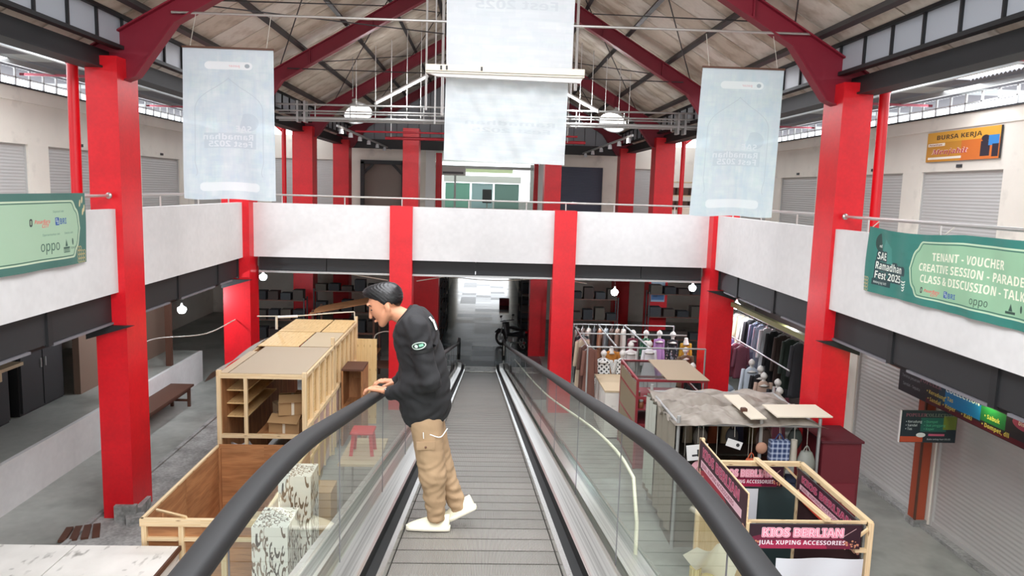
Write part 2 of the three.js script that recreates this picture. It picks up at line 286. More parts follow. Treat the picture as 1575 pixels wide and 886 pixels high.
[-12.97, -19.5, -26.5, -33.4, -6].forEach((z, i) => {
  const f = frameGroup('beam', 'dark red steel roof frame ' + frameWords[i]);
  for (const s of [-1, 1]) {
    const t = (ax) => RY(ax) - 0.24, under = [[6.0, 7.5], [5.8, 7.58], [5.6, 7.85], [5.15, t(5.15) - 0.37], [0, t(0) - 0.37]];
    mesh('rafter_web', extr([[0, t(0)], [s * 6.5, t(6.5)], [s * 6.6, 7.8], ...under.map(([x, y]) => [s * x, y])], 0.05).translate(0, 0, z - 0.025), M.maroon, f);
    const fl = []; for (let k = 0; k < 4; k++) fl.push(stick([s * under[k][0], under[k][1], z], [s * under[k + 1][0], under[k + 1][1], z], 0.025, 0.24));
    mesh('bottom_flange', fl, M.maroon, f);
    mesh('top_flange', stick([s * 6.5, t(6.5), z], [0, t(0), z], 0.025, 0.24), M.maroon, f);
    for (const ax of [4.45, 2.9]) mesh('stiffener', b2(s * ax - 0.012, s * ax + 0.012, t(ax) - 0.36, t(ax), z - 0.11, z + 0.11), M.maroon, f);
  }
});
{
  const c = frameGroup('ceiling', 'stained off-white insulated roof sheets between dark purlins');
  const variants = [M.roof, M.roofB, M.roofC];
  const gs = {}; for (const s of [-1, 1]) gs[s] = metre(extr([[0, RY(0)], [s * 6.95, RY(6.95)], [s * 6.95, RY(6.95) + 0.03], [0, RY(0) + 0.03]], 0.96));
  const gn = {}; for (const s of [-1, 1]) gn[s] = metre(extr([[s * 2.6, RY(2.6)], [s * 6.95, RY(6.95)], [s * 6.95, RY(6.95) + 0.03], [s * 2.6, RY(2.6) + 0.03]], 0.96));
  for (const s of [-1, 1]) for (let k = 0; k < 45; k++) {
    const z = 8 - k; const m = new THREE.Mesh(z > -9.5 && z < 6.5 ? gn[s] : gs[s], variants[(k * 7 + (s > 0 ? 1 : 0) * 2 + (k >> 2)) % 3]); m.name = 'roof_sheet'; m.position.z = z - 0.96; m.castShadow = m.receiveShadow = true; c.add(m);
  }
  for (const s of [-1, 1]) { mesh('cover', extr([[0, RY(0) + 0.05], [s * 7, RY(7) + 0.05], [s * 7, RY(7) + 0.1], [0, RY(0) + 0.1]], 27).translate(0, 0, -37.5), M.black, c); mesh('cover', extr([[s * 2.6, RY(2.6) + 0.05], [s * 7, RY(7) + 0.05], [s * 7, RY(7) + 0.1], [s * 2.6, RY(2.6) + 0.1]], 19).translate(0, 0, -10.5), M.black, c); }
  for (const s of [-1, 1]) [0.35, 1.42, 2.5, 3.58, 4.66, 5.7].forEach((ax) => mesh('purlin', bx(0.09, 0.13, 45.5, s * ax, RY(ax) - 0.075, -14.2, 0, 0, -s * 0.53), M.purlin, c));
  const rods = [];
  for (const [za, zb] of [[-6, -12.97], [-12.97, -19.5], [-19.5, -26.5], [-26.5, -33.4]]) for (const s of [-1, 1]) for (const [p, q] of [[5.2, 2.6], [2.6, 5.2], [2.6, 0.3], [0.3, 2.6]]) mesh('brace_rod', bar([s * p, RY(p) - 0.2, za], [s * q, RY(q) - 0.2, zb], 0.014, 0.014, 5), M.purlin, c);
  mesh('tie_rod', bar([-5.2, 8.62, -12.9], [5.5, 8.66, -12.9], 0.022, 0.022, 6), M.rail, c);
  mesh('tie_rod', bar([-5.1, 8.8, -13.0], [-0.9, 9.05, -16], 0.012, 0.012, 5), M.purlin, c);
  mesh('tie_rod', bar([-5.0, 8.75, -19.4], [5.0, 8.75, -19.4], 0.014, 0.014, 5), M.purlin, c);
  // gable cladding
  mesh('gable_backing', extr([[-6.9, 7.7], [6.9, 7.7], [6.9, RY(6.9)], [0, RY(0)], [-6.9, RY(6.9)]], 0.04).translate(0, 0, -34.5), M.ledge, c);
  for (let k = 0; k < 26; k++) { const x0 = -6.5 + k * 0.5, x1 = x0 + 0.47; mesh('cladding_sheet', extr([[x0, 7.75], [x1, 7.75], [x1, RY(Math.abs(x1))], [x0, RY(Math.abs(x0))]], 0.04 + 0.02 * (k % 2)).translate(0, 0, -34.4), M.panel, c); }
}
// clerestory panels and eave beams
for (const s of [-1, 1]) {
  const g = frameGroup('window_' + (s < 0 ? 3 : 4), s < 0 ? 'row of grey translucent eave panels on the sponsor banner side' : 'row of grey translucent eave panels on the programme banner side');
  for (let k = 0; k < 36; k++) {
    const z = -4 - k * 0.82;
    mesh('pane', b2(s * 6.07, s * 6.09, 8.06, 8.5, z - 0.78, z), M.panel, g);
    mesh('mullion', b2(s * 6.03, s * 6.11, 8.04, 8.52, z - 0.82, z - 0.78), M.eave, g);
  }
  mesh('sill', b2(s * 6.0, s * 6.14, 8.0, 8.06, -34, 0), M.eave, g);
  mesh('head', b2(s * 6.0, s * 6.14, 8.5, 8.56, -34, 0), M.eave, g);
  struct('beam', [b2(s * 6.25, s * 6.52, 7.68, 7.96, -34, 6), b2(s * 6.2, s * 6.57, 7.66, 7.69, -34, 6)], M.eave, 'black steel eave beam, ' + (s < 0 ? 'sponsor banner side' : 'programme banner side'), 'beam');
  const c = frameGroup('ceiling', 'low corrugated gallery roof, ' + (s < 0 ? 'sponsor banner side' : 'programme banner side'));
  const corr = (xa, xb) => sheet(24, 1, (u, v) => [s * (xa + (xb - xa) * v), 8.56 + 0.03 * Math.sin(u * 8 * Math.PI * 2 * 0.999), -u * 1.02]);
  const rows = [corr(6.1, 7.9), corr(9.3, 10.5), corr(10.5, 13)];
  for (let k = 0; k < 34; k++) rows.forEach((gg, r) => {
    if (r === 1 && (k === 14 || k === 15)) return;
    const m = new THREE.Mesh(gg, k % 5 === 2 ? M.galv : M.ledge); m.name = 'roof_sheet'; m.position.z = -k * 1.02; m.castShadow = m.receiveShadow = true; c.add(m);
  });
  mesh('roof_sheet', b2(s * 6.1, s * 13, 8.56, 8.6, 0, 9), M.ledge, c);
  for (const ax of [7.6, 9.5, 10.8]) mesh('purlin', b2(s * ax - 0.05, s * ax + 0.05, 8.4, 8.52, -34.5, 8), M.galv, c);
  for (let z = -1; z > -34; z -= 1.02) mesh('glazing_bar', b2(s * 7.9, s * 9.3, 8.57, 8.61, z - 0.03, z + 0.03), M.galv, c);
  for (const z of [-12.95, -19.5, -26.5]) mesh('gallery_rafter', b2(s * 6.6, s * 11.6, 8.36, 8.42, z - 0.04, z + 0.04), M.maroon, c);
}
// far gallery wall with the bright hall behind it
struct('wall_back', [b2(-12.4, -2.7, 7.05, 8.1, -35.2, -35), b2(2.78, 12.4, 7.05, 8.1, -35.2, -35), b2(-12.4, -9.8, FL, 7.05, -35.2, -35), b2(-7.0, -5.7, FL, 7.05, -35.2, -35), b2(-3.7, -2.7, FL, 7.05, -35.2, -35), b2(2.78, 3.5, FL, 7.05, -35.2, -35), b2(5.5, 6.2, FL, 7.05, -35.2, -35), b2(8.6, 12.4, FL, 7.05, -35.2, -35), b2(-2.7, 2.78, 7.62, 8.1, -35.2, -35)], M.beige, 'cream far wall of the upper gallery', 'wall');
struct('beam', b2(-6, 6, 7.55, 7.95, -33.9, -33.7), M.black, 'dark beam above the far gallery wall', 'beam');
rollerShutter('door_11', 'crumpled dark blue roller shutter beside the bright doorway', [4.5, FL, -35.1], 0, 2.0, 3.1, M.shutterBlue);
rollerShutter('door_12', 'pale grey-green roller shutter at the far gallery end', [7.4, FL, -35.1], 0, 2.4, 3.1, M.shutter);
rollerShutter('door_13', 'dim grey roller shutter between two far red columns', [-8.4, FL, -35.1], 0, 2.8, 3.1, M.shutter);
{
  const d = frameGroup('door_14', 'dark framed gateway with cut corners on the far gallery');
  mesh('panel', b2(-5.6, -3.8, FL, 6.95, -35.12, -35.05), std('#8d8078', 0.7), d);
  mesh('post', b2(-5.72, -5.55, FL, 7.0, -35.02, -34.85), M.black, d); mesh('post', b2(-3.85, -3.68, FL, 7.0, -35.02, -34.85), M.black, d);
  mesh('lintel', b2(-5.72, -3.68, 6.9, 7.08, -35.02, -34.85), M.black, d);
  mesh('corner_brace', stick([-5.6, 6.45, -34.93], [-5.15, 6.92, -34.93], 0.12, 0.1), M.black, d); mesh('corner_brace', stick([-3.8, 6.45, -34.93], [-4.25, 6.92, -34.93], 0.12, 0.1), M.black, d);
}
// the bright hall
struct('wall_back', [b2(-6, -5.8, FL, 7.6, -50, -35.2), b2(5.8, 6, FL, 7.6, -50, -35.2), b2(-6, 6, FL, 5.2, -50.2, -50), b2(-6, -3, 5.2, 7.6, -50.2, -50), b2(3, 6, 5.2, 7.6, -50.2, -50)], M.white, 'white walls of the bright far hall', 'wall');
struct('ceiling', b2(-6, 6, 7.62, 7.75, -50, -35.2), M.white, 'white ceiling of the bright far hall', 'ceiling');
areaLight('#f6fff8', 0.8, 8, 10, [0, 7.55, -42], [0.01, 4, -42]);
areaLight('#f6fff8', 0.8, 6, 2.2, [0, 6.3, -49.9], [0, 6, -40]);
struct('column', b2(-2.72, -2.3, FL, 7.6, -34.98, -34.7), M.whitePaint, 'white door pillar of the bright hall, nearer the man', 'pillar');
struct('column', b2(-2.28, -2.0, FL, 7.5, -35.3, -35.0), M.red, 'narrow red door post of the bright hall, nearer the man', 'post');
struct('column', b2(2.5, 2.8, FL, 7.6, -34.98, -34.7), M.whitePaint, 'white door pillar of the bright hall beside the blue shutter', 'pillar');
struct('column', b2(2.28, 2.48, FL, 7.5, -35.3, -35.0), M.red, 'narrow red door post of the bright hall beside the blue shutter', 'post');

// ---------------------------------------------------------------- the moving walkway
const beltY = (z) => Math.max(0, Math.min(3.95, 4.4522 + 0.1883 * z)), SL = Math.atan(0.1883), ZT = -2.667, ZE = -23.64;
const railY = (z) => { const k = 0.5, lin = 5.4 + 0.1883 * z, hi = 4.9, lo = 0.97; const smin = (a, b, r) => { const h = Math.max(0, Math.min(1, 0.5 + 0.5 * (b - a) / r)); return b + (a - b) * h - r * h * (1 - h); }; const t = smin(lin, hi, 0.1 * k + 0.06); return -smin(-t, -lo, 0.11); };
{
  const w = thing('moving_walkway', 'long inclined moving walkway with glass sides and black handrails', 'moving walkway', [0, 0, 0]);
  const pg = metre(new THREE.BoxGeometry(1.0, 0.03, 0.244));
  const pmats = [pallet, std('#8a8781', 0.42, { metalness: 0.45, bumpMap: grooves, bumpScale: 0.004 }), std('#908c86', 0.45, { metalness: 0.4, bumpMap: grooves, bumpScale: 0.004 })];
  for (let k = 0; k < 80; k++) {
    const s = (k + 0.5) * 0.266, z = ZT - s * Math.cos(SL); if (z < ZE + 0.1) break;
    const m = new THREE.Mesh(pg, pmats[(k * 5 + (k >> 1)) % 3]); m.name = 'pallet'; m.position.set(0, 4.4522 + 0.1883 * z - 0.015, z); m.rotation.x = -SL; m.castShadow = m.receiveShadow = true; w.add(m);
  }
  for (let k = 0; k < 8; k++) { const m = new THREE.Mesh(pg, pmats[k % 3]); m.name = 'pallet'; m.position.set(0, 3.935, ZT + 0.13 + k * 0.266); m.castShadow = m.receiveShadow = true; w.add(m); }
  mesh('belt_bed', [b2(-0.52, 0.52, 3.8, 3.9, ZT, 1.5), sheet(1, 1, (u, v) => [-0.52 + 1.04 * u, 4.4522 - 0.04 + 0.1883 * (ZT + (ZE - ZT) * v), ZT + (ZE - ZT) * v])], M.black, w);
  mesh('comb_plate', [b2(-0.62, 0.62, -0.005, 0.03, -24.35, ZE + 0.05), b2(-0.62, 0.62, 0.03, 0.036, -23.9, ZE)], M.steel, w);
  // long profiles: cross section (x, dy) swept along the belt line
  const zs = [1.5, ZT + 0.15, ZT - 0.15, -8, -14, -20, ZE + 0.2, ZE - 0.2, -24.5], by = (z) => beltY(z);
  const sweep = (sec, s) => { const g = []; for (let i = 0; i < sec.length - 1; i++) g.push(sheet(1, zs.length - 1, (u, v) => { const z = zs[Math.round(v * (zs.length - 1))], p = sec[i], q = sec[i + 1]; return [s * (p[0] + (q[0] - p[0]) * u), by(z) + p[1] + (q[1] - p[1]) * u, z]; })); return g; };
  for (const s of [-1, 1]) {
    const HX = s < 0 ? 0.722 : 0.755, GX = HX + 0.016;
    mesh('skirt', sweep([[0.505, -0.05], [0.505, 0.065], [0.535, 0.075]], s), M.chrome, w);
    mesh('brush_strip', sweep([[0.535, 0.075], [0.545, 0.035], [0.605, 0.04], [0.615, 0.09]], s), M.rubber, w);
    mesh('inner_deck', sweep([[0.615, 0.09], [0.63, 0.1], [0.745, 0.13], [0.75, 0.16]], s), M.steel, w);
    mesh('outer_deck', sweep([[0.795, 0.16], [0.8, 0.13], [0.98, 0.1], [0.99, 0.04]], s), M.steel, w);
    mesh('side_cladding', sweep([[0.99, 0.04], [0.99, -0.75]], s), M.whitePaint, w);
    // glass panels with narrow joints
    for (let z = 1.3; z > -24.2; z -= 1.72) {
      const z1 = Math.max(z - 1.71, -24.5);
      mesh('glass_panel', sheet(1, 4, (u, v) => { const q = z + (z1 - z) * v; return [s * GX, (by(q) + 0.13) * (1 - u) + (railY(q) - 0.02) * u, q]; }), M.glass, w);
      mesh('joint', bar([s * GX, by(z1) + 0.13, z1 - 0.005], [s * GX, railY(z1) - 0.03, z1 - 0.005], 0.003, 0.003, 4), M.ledge, w);
    }
    // handrail: rubber swept along the rail line, returning round the newel at the foot
    const path = []; for (let z = 1.5; z >= -24.2; z -= z > -4.5 ? 0.1 : 0.8) path.push([railY(z), z]);
    for (let a = 0; a <= 8; a++) { const t = (a / 8) * Math.PI; path.push([0.63 + 0.34 * Math.cos(t), -24.3 - 0.34 * Math.sin(t)]); }
    mesh('handrail', loft(path.length - 1, 16, (t, a) => {
      const i = Math.round(t * (path.length - 1)), p = path[i], n0 = path[Math.max(0, i - 1)], n1 = path[Math.min(path.length - 1, i + 1)];
      let dy = n1[0] - n0[0], dz = n1[1] - n0[1]; const l = Math.hypot(dy, dz); dy /= l; dz /= l;
      const c = Math.cos(a), e = Math.sin(a), ex = Math.sign(c) * Math.pow(Math.abs(c), 0.7) * 0.045, ey = Math.sign(e) * Math.pow(Math.abs(e), 0.8) * 0.033;
      return [s * HX + ex, p[0] + ey * -dz, p[1] + ey * dy];
    }), M.rubber, w);
    mesh('handrail_guide', tube(path.slice(0, -9).filter((_, i) => i % 3 === 0).map(([y, z]) => [s * GX, y - 0.035, z]), 0.016, 90, 5), M.chrome, w);
    mesh('newel_post', [b2(s * 0.755, s * 0.79, 0.1, 0.95, -24.56, -24.48)], M.steel, w);
  }
  mesh('conduit', tube([[0.93, 1.3, -20], [0.93, 3.0, -10.5], [0.93, 4.07, -5.4], [0.93, 4.2, -4.55], [0.935, 4.21, -4.3], [0.94, 4.12, -4.17], [0.94, 3.7, -4.12]], 0.012, 60, 6), M.cream, w);
}

// ---------------------------------------------------------------- the man at the handrail
function nets(f, lo, hi, c) {                                   // smooth surface where f = 0
  const n = lo.map((l, i) => Math.ceil((hi[i] - l) / c) + 1), at = (i, j, k) => (k * n[1] + j) * n[0] + i;
  const F = new Float32Array(n[0] * n[1] * n[2]);
  for (let k = 0; k < n[2]; k++) for (let j = 0; j < n[1]; j++) for (let i = 0; i < n[0]; i++) F[at(i, j, k)] = f(lo[0] + i * c, lo[1] + j * c, lo[2] + k * c);
  const id = new Int32Array(F.length).fill(-1), pos = [], idx = [];
  for (let k = 0; k < n[2] - 1; k++) for (let j = 0; j < n[1] - 1; j++) for (let i = 0; i < n[0] - 1; i++) {
    let m = 0, sx = 0, sy = 0, sz = 0; const v = [];
    for (let q = 0; q < 8; q++) v.push(F[at(i + (q & 1), j + ((q >> 1) & 1), k + (q >> 2))]);
    for (const [a, b] of [[0, 1], [2, 3], [4, 5], [6, 7], [0, 2], [1, 3], [4, 6], [5, 7], [0, 4], [1, 5], [2, 6], [3, 7]]) if ((v[a] < 0) !== (v[b] < 0)) {
      const t = v[a] / (v[a] - v[b]), L = (s) => ((a >> s) & 1) + t * (((b >> s) & 1) - ((a >> s) & 1)); sx += L(0); sy += L(1); sz += L(2); m++;
    }
    if (m) { id[at(i, j, k)] = pos.length / 3; pos.push(lo[0] + (i + sx / m) * c, lo[1] + (j + sy / m) * c, lo[2] + (k + sz / m) * c); }
  }
  for (let k = 1; k < n[2] - 1; k++) for (let j = 1; j < n[1] - 1; j++) for (let i = 1; i < n[0] - 1; i++) {
    const s = F[at(i, j, k)] < 0, quad = (a, b, c2, d, flip) => { if (a < 0 || b < 0 || c2 < 0 || d < 0) return; flip ? idx.push(a, b, c2, a, c2, d) : idx.push(a, c2, b, a, d, c2); };
    if (s !== F[at(i + 1, j, k)] < 0) quad(id[at(i, j - 1, k - 1)], id[at(i, j, k - 1)], id[at(i, j, k)], id[at(i, j - 1, k)], s);
    if (s !== F[at(i, j + 1, k)] < 0) quad(id[at(i - 1, j, k - 1)], id[at(i - 1, j, k)], id[at(i, j, k)], id[at(i, j, k - 1)], s);
    if (s !== F[at(i, j, k + 1)] < 0) quad(id[at(i - 1, j - 1, k)], id[at(i, j - 1, k)], id[at(i, j, k)], id[at(i - 1, j, k)], s);
  }
  const g = new THREE.BufferGeometry(); g.setAttribute('position', new THREE.Float32BufferAttribute(pos, 3)); g.setIndex(idx); g.computeVertexNormals();
  const uv = new Float32Array(pos.length / 3 * 2); for (let i = 0; i < uv.length / 2; i++) { uv[2 * i] = pos[3 * i]; uv[2 * i + 1] = pos[3 * i + 1]; }
  g.setAttribute('uv', new THREE.BufferAttribute(uv, 2));
  return flat(g);
}
const smin = (a, b, k) => { const h = Math.max(0, Math.min(1, 0.5 + 0.5 * (b - a) / k)); return b + (a - b) * h - k * h * (1 - h); };
function cap(a, b, ra, rb2) {
  const d = [b[0] - a[0], b[1] - a[1], b[2] - a[2]], dd = d[0] * d[0] + d[1] * d[1] + d[2] * d[2];
  return (x, y, z) => { const px = x - a[0], py = y - a[1], pz = z - a[2], t = Math.max(0, Math.min(1, (px * d[0] + py * d[1] + pz * d[2]) / dd)); return Math.hypot(px - t * d[0], py - t * d[1], pz - t * d[2]) - (ra + (rb2 - ra) * t); };
}
function ell(c, r, rz = 0) { const cs = Math.cos(-rz), sn = Math.sin(-rz), m = Math.min(...r); return (x, y, z) => { const dx = x - c[0], dy = y - c[1], px = dx * cs - dy * sn, py = dx * sn + dy * cs, q = Math.hypot(px / r[0], py / r[1], (z - c[2]) / r[2]); return (q - 1) * m * (q < 1 ? 1 : 1) ; }; }
const join = (list, k) => (x, y, z) => { let d = 9; for (const f of list) d = smin(d, f(x, y, z), k); return d; };
{
  const base = [-0.3, 3.51, -5.03], off = (g) => g.translate(-base[0], -base[1], -base[2]);
  const skin = std('#c98d6c', 0.55), cloth = std('#1f1f21', 0.82), khaki = std('#a5896a', 0.88), shoeM = std('#e6dfc4', 0.6), soleM = std('#efe9d6', 0.6), hairM = std('#141315', 0.38), white = std('#f1f1ee', 0.6);
  const Z = -5.06;
  // head, neck and the body under the clothes
  const head = join([ell([-0.66, 5.132, Z], [0.108, 0.094, 0.077], 0.6), ell([-0.69, 5.056, Z], [0.067, 0.098, 0.064], 0.62), cap([-0.676, 4.962, Z - 0.008], [-0.676, 4.962, Z + 0.008], 0.026, 0.026), cap([-0.67, 4.985, Z + 0.02], [-0.63, 5.04, Z + 0.045], 0.026, 0.03), cap([-0.67, 4.985, Z - 0.02], [-0.63, 5.04, Z - 0.045], 0.026, 0.03)], 0.02);
  const headAll = join([head, cap([-0.762, 5.055, Z], [-0.757, 5.0, Z], 0.007, 0.0125), cap([-0.722, 4.976, Z - 0.016], [-0.722, 4.976, Z + 0.016], 0.0095, 0.0095), cap([-0.772, 5.092, Z - 0.035], [-0.772, 5.092, Z + 0.035], 0.01, 0.01), ell([-0.632, 5.078, Z + 0.074], [0.019, 0.031, 0.01], 0.3), ell([-0.632, 5.078, Z - 0.074], [0.019, 0.031, 0.01], 0.3)], 0.009);
  const neck = join([headAll, cap([-0.612, 5.05, Z], [-0.48, 4.98, Z], 0.053, 0.064)], 0.016);
  const gHead = nets(neck, [-0.83, 4.9, Z - 0.12], [-0.42, 5.26, Z + 0.12], 0.0062);
  const P = { lS: [-0.425, 4.965, -4.87], lE: [-0.33, 4.62, -4.83], lW: [-0.615, 4.475, -5.03], rS: [-0.45, 4.965, -5.25], rE: [-0.43, 4.66, -5.37], rW: [-0.605, 4.475, -5.37], lH: [-0.365, 4.3, -4.98], lK: [-0.31, 3.92, -4.955], lA: [-0.275, 3.6, -4.955], rH: [-0.365, 4.3, -5.13], rK: [-0.265, 3.92, -5.12], rA: [-0.125, 3.63, -5.1] };
  const body = join([cap([-0.48, 4.98, Z], [-0.43, 4.85, Z], 0.07, 0.12), cap([-0.43, 4.85, Z], [-0.38, 4.4, Z], 0.13, 0.13), cap(P.lS, P.lE, 0.05, 0.042), cap(P.lE, P.lW, 0.042, 0.028), cap(P.rS, P.rE, 0.05, 0.042), cap(P.rE, P.rW, 0.042, 0.028), cap(P.lH, P.lK, 0.085, 0.06), cap(P.lK, P.lA, 0.056, 0.036), cap(P.rH, P.rK, 0.085, 0.06), cap(P.rK, P.rA, 0.056, 0.036)], 0.04);
  const gBody = nets(body, [-0.7, 3.5, -5.5], [-0.1, 5.06, -4.7], 0.016);
  function hand(w, d, side, up) {                               // wrist, direction on the rail, thumb side
    const q = (a, b, c) => [w[0] - a * 0.97 + c * d, w[1] + b + up, w[2] - c * 0.97 * side - a * d];
    const l = [cap(w, q(0.03, 0.008, 0), 0.026, 0.026), cap(q(0.035, 0.008, -0.022), q(0.1, 0.012, -0.028), 0.018, 0.014), cap(q(0.035, 0.008, 0.012), q(0.1, 0.014, 0.02), 0.018, 0.014), cap(q(0.1, 0.012, -0.028), q(0.1, 0.014, 0.02), 0.014, 0.014)];
    [[-0.034, 0.07, 0.0085], [-0.012, 0.085, 0.009], [0.01, 0.08, 0.009], [0.032, 0.06, 0.008]].forEach(([c, len, r]) => { const a = q(0.1, 0.012, c), b = q(0.1 + len * 0.45, 0.014, c * 1.15), e = q(0.1 + len * 0.8, -0.004, c * 1.2), t = q(0.1 + len * 0.95, -0.026, c * 1.22); l.push(cap(a, b, r + 0.002, r), cap(b, e, r, r - 0.0005), cap(e, t, r - 0.0005, r - 0.0015)); });
    const t0 = q(0.03, 0.004, 0.03), t1 = q(0.06, 0.0, 0.058), t2 = q(0.09, -0.008, 0.07); l.push(cap(t0, t1, 0.014, 0.011), cap(t1, t2, 0.011, 0.009));
    const f = join(l, 0.007); return nets(f, [w[0] - 0.24, w[1] - 0.09, w[2] - 0.13], [w[0] + 0.04, w[1] + 0.09, w[2] + 0.13], 0.0042);
  }
  const man = mesh('person', [off(gHead), off(gBody), off(hand([-0.625, 4.482, -5.035], 0.35, 1, 0.004)), off(hand([-0.605, 4.475, -5.37], -0.1, -1, -0.012))], skin);
  man.position.set(...base);
  tag(man, 'man in a black long-sleeved shirt and khaki trousers leaning on the handrail', 'person');
  // shirt
  const wob = (x, y, z, s, a) => a * Math.sin(x * s + 2 * Math.sin(y * s * 0.7)) * Math.sin(y * s * 1.3 + z * s);
  const torso = join([cap([-0.475, 4.985, -5.16], [-0.475, 4.985, -4.96], 0.085, 0.085), ell([-0.445, 4.87, Z], [0.155, 0.2, 0.2]), ell([-0.395, 4.62, Z], [0.168, 0.26, 0.19]), ell([-0.378, 4.42, Z], [0.18, 0.26, 0.19])], 0.06);
  const armL = join([cap(P.lS, P.lE, 0.082, 0.062), cap(P.lE, P.lW, 0.066, 0.046)], 0.03), armR = join([cap(P.rS, P.rE, 0.08, 0.062), cap(P.rE, P.rW, 0.064, 0.046)], 0.03);
  const shirt = (x, y, z) => {
    let d = smin(smin(torso(x, y, z), armL(x, y, z), 0.035), armR(x, y, z), 0.035) + wob(x, y, z, 34, 0.006) + wob(x + 0.3, y * 0.6, z, 60, 0.003);
    const hem = 4.25 + 0.5 * (x + 0.39) * (x + 0.39) * 5; d = Math.max(d, hem - y);
    return Math.max(d, -0.76 * (x + 0.465) + 0.65 * (y - 5.1));
  };
  const jacket = mesh('shirt', off(nets(shirt, [-0.74, 4.18, -5.5], [-0.12, 5.14, -4.7], 0.0115)), cloth, man); jacket.userData.label = 'black long-sleeved shirt';
  mesh('collar', [off(loft(3, 20, (t, a) => { const r = 0.068 + 0.012 * t; return [-0.533 + 0.022 * t + r * Math.cos(a) * 0.72, 5.035 - 0.04 * t + 0.062 * Math.cos(a), Z + r * Math.sin(a)]; }, false))], cloth, jacket);
  const patch = canvasTex(128, 64, (c, w, h) => { c.fillStyle = '#1d1d1f'; c.fillRect(0, 0, w, h); c.fillStyle = '#cfe0d4'; c.beginPath(); c.ellipse(64, 32, 60, 30, 0, 0, 7); c.fill(); c.fillStyle = '#1f3a30'; c.beginPath(); c.ellipse(64, 32, 52, 23, 0, 0, 7); c.fill(); c.fillStyle = '#86c7a8'; c.fillRect(26, 22, 34, 20); c.fillStyle = '#d7e8dc'; c.beginPath(); c.arc(84, 32, 14, 0, 7); c.fill(); });
  const pm = mesh('arm_patch', off(sheet(8, 4, (u, v) => { const a = (u - 0.5) * 1.25 + 0.15; return [-0.392 - 0.084 * Math.sin(a) + 0.02 * (0.5 - v), 4.845 + 0.048 * v + 0.03 * (u - 0.5) * -1, -4.86 + 0.086 * Math.cos(a) + 0.002]; })), std('#ffffff', 0.7, { map: patch }), jacket); pm.userData.label = 'oval green and white patch';
  mesh('arm_band', off(loft(2, 20, (t, a) => [-0.38 + 0.083 * Math.cos(a), 4.82 + 0.022 * t - 0.18 * 0.083 * Math.cos(a) * -1, -4.855 + 0.083 * Math.sin(a)], false)), M.rubber, jacket);
  const back = mesh('back_print', [off(bx(0.012, 0.05, 0.02, -0.335, 5.005, -4.985, 0.3, 0, 0.6)), off(bx(0.012, 0.07, 0.02, -0.315, 4.975, -4.975, 0.3, 0, 0.35))], white, jacket); back.userData.label = 'white letters across the upper back';
  mesh('cuff', [off(bar([-0.59, 4.487, -5.012], [-0.625, 4.478, -5.035], 0.047, 0.046, 16))], cloth, jacket);
  // trousers
  const legs = join([ell([-0.37, 4.33, Z], [0.135, 0.12, 0.165]), cap([-0.362, 4.28, -4.985], P.lK, 0.112, 0.09), cap(P.lK, [-0.28, 3.62, -4.955], 0.086, 0.062), cap([-0.362, 4.28, -5.13], P.rK, 0.11, 0.088), cap(P.rK, [-0.135, 3.64, -5.1], 0.084, 0.06)], 0.03);
  const trousers = (x, y, z) => Math.max(legs(x, y, z) + wob(x, y * 1.2, z, 42, y < 4.05 ? 0.006 : 0.002) + (y < 3.8 ? 0.004 * Math.sin(y * 95 + x * 20) : 0), 3.6 - y);
  const tr = mesh('trousers', off(nets(trousers, [-0.56, 3.56, -5.3], [0.0, 4.42, -4.8], 0.0115)), khaki, man); tr.userData.label = 'khaki cargo trousers';
  mesh('pocket_flap', [off(bx(0.125, 0.045, 0.012, -0.355, 4.17, -4.868, 0.05, 0, 0.02)), off(bx(0.12, 0.014, 0.012, -0.355, 4.143, -4.87, 0.05, 0, 0.02))], khaki, tr);
  mesh('button', off(ball(0.008, -0.355, 4.155, -4.86)), M.brownWood, tr);
  mesh('drawstring', off(bar([-0.372, 4.26, -4.858], [-0.37, 4.215, -4.862], 0.003)), white, tr);
  mesh('belt_cord', [off(tube([[-0.33, 4.24, -4.875], [-0.26, 4.215, -4.9], [-0.215, 4.26, -4.95]], 0.0035))], white, tr);
  // shoes
  function shoe(px, py, pz, tilt, yaw) {
    const o = (g) => off(g.applyMatrix4(new THREE.Matrix4().compose(V(px, py, pz), new THREE.Quaternion().setFromEuler(new THREE.Euler(-SL, yaw, tilt, 'YXZ')), V(1, 1, 1))));
    const prof = (t) => 0.036 + 0.014 * Math.sin(Math.PI * Math.min(1, t * 1.15)) + (t < 0.2 ? 0.0 : 0);
    const up = loft(16, 18, (t, a) => { const x = -0.295 * t, h = t < 0.38 ? 0.115 - 0.02 * t : 0.107 * Math.pow(1 - (t - 0.38) / 0.62, 0.8) * 0.62 + 0.04, w = prof(t) * (t > 0.9 ? Math.sqrt(Math.max(0, 1 - ((t - 0.9) / 0.1) ** 2)) * 0.8 + 0.2 : t < 0.08 ? 0.75 + 3 * t : 1); const c = Math.cos(a), s = Math.sin(a); return [x, 0.03 + Math.max(0, s) * (h - 0.03) * (1 - 0.15 * c * c) + Math.min(0, s) * 0.02, w * c * (1 - 0.25 * Math.max(0, s))]; });
    const sole = loft(16, 14, (t, a) => { const x = 0.006 - 0.308 * t, w = (prof(t) + 0.006) * (t > 0.9 ? Math.sqrt(Math.max(0, 1 - ((t - 0.9) / 0.1) ** 2)) * 0.8 + 0.2 : t < 0.08 ? 0.75 + 3 * t : 1), c = Math.cos(a), s = Math.sin(a); return [x, 0.018 + 0.018 * Math.sign(s) * Math.pow(Math.abs(s), 0.4), w * Math.sign(c) * Math.pow(Math.abs(c), 0.5)]; });
    const m = mesh('shoe', o(up), shoeM, man); m.userData.label = 'cream low-top trainer'; mesh('sole', o(sole), soleM, m);
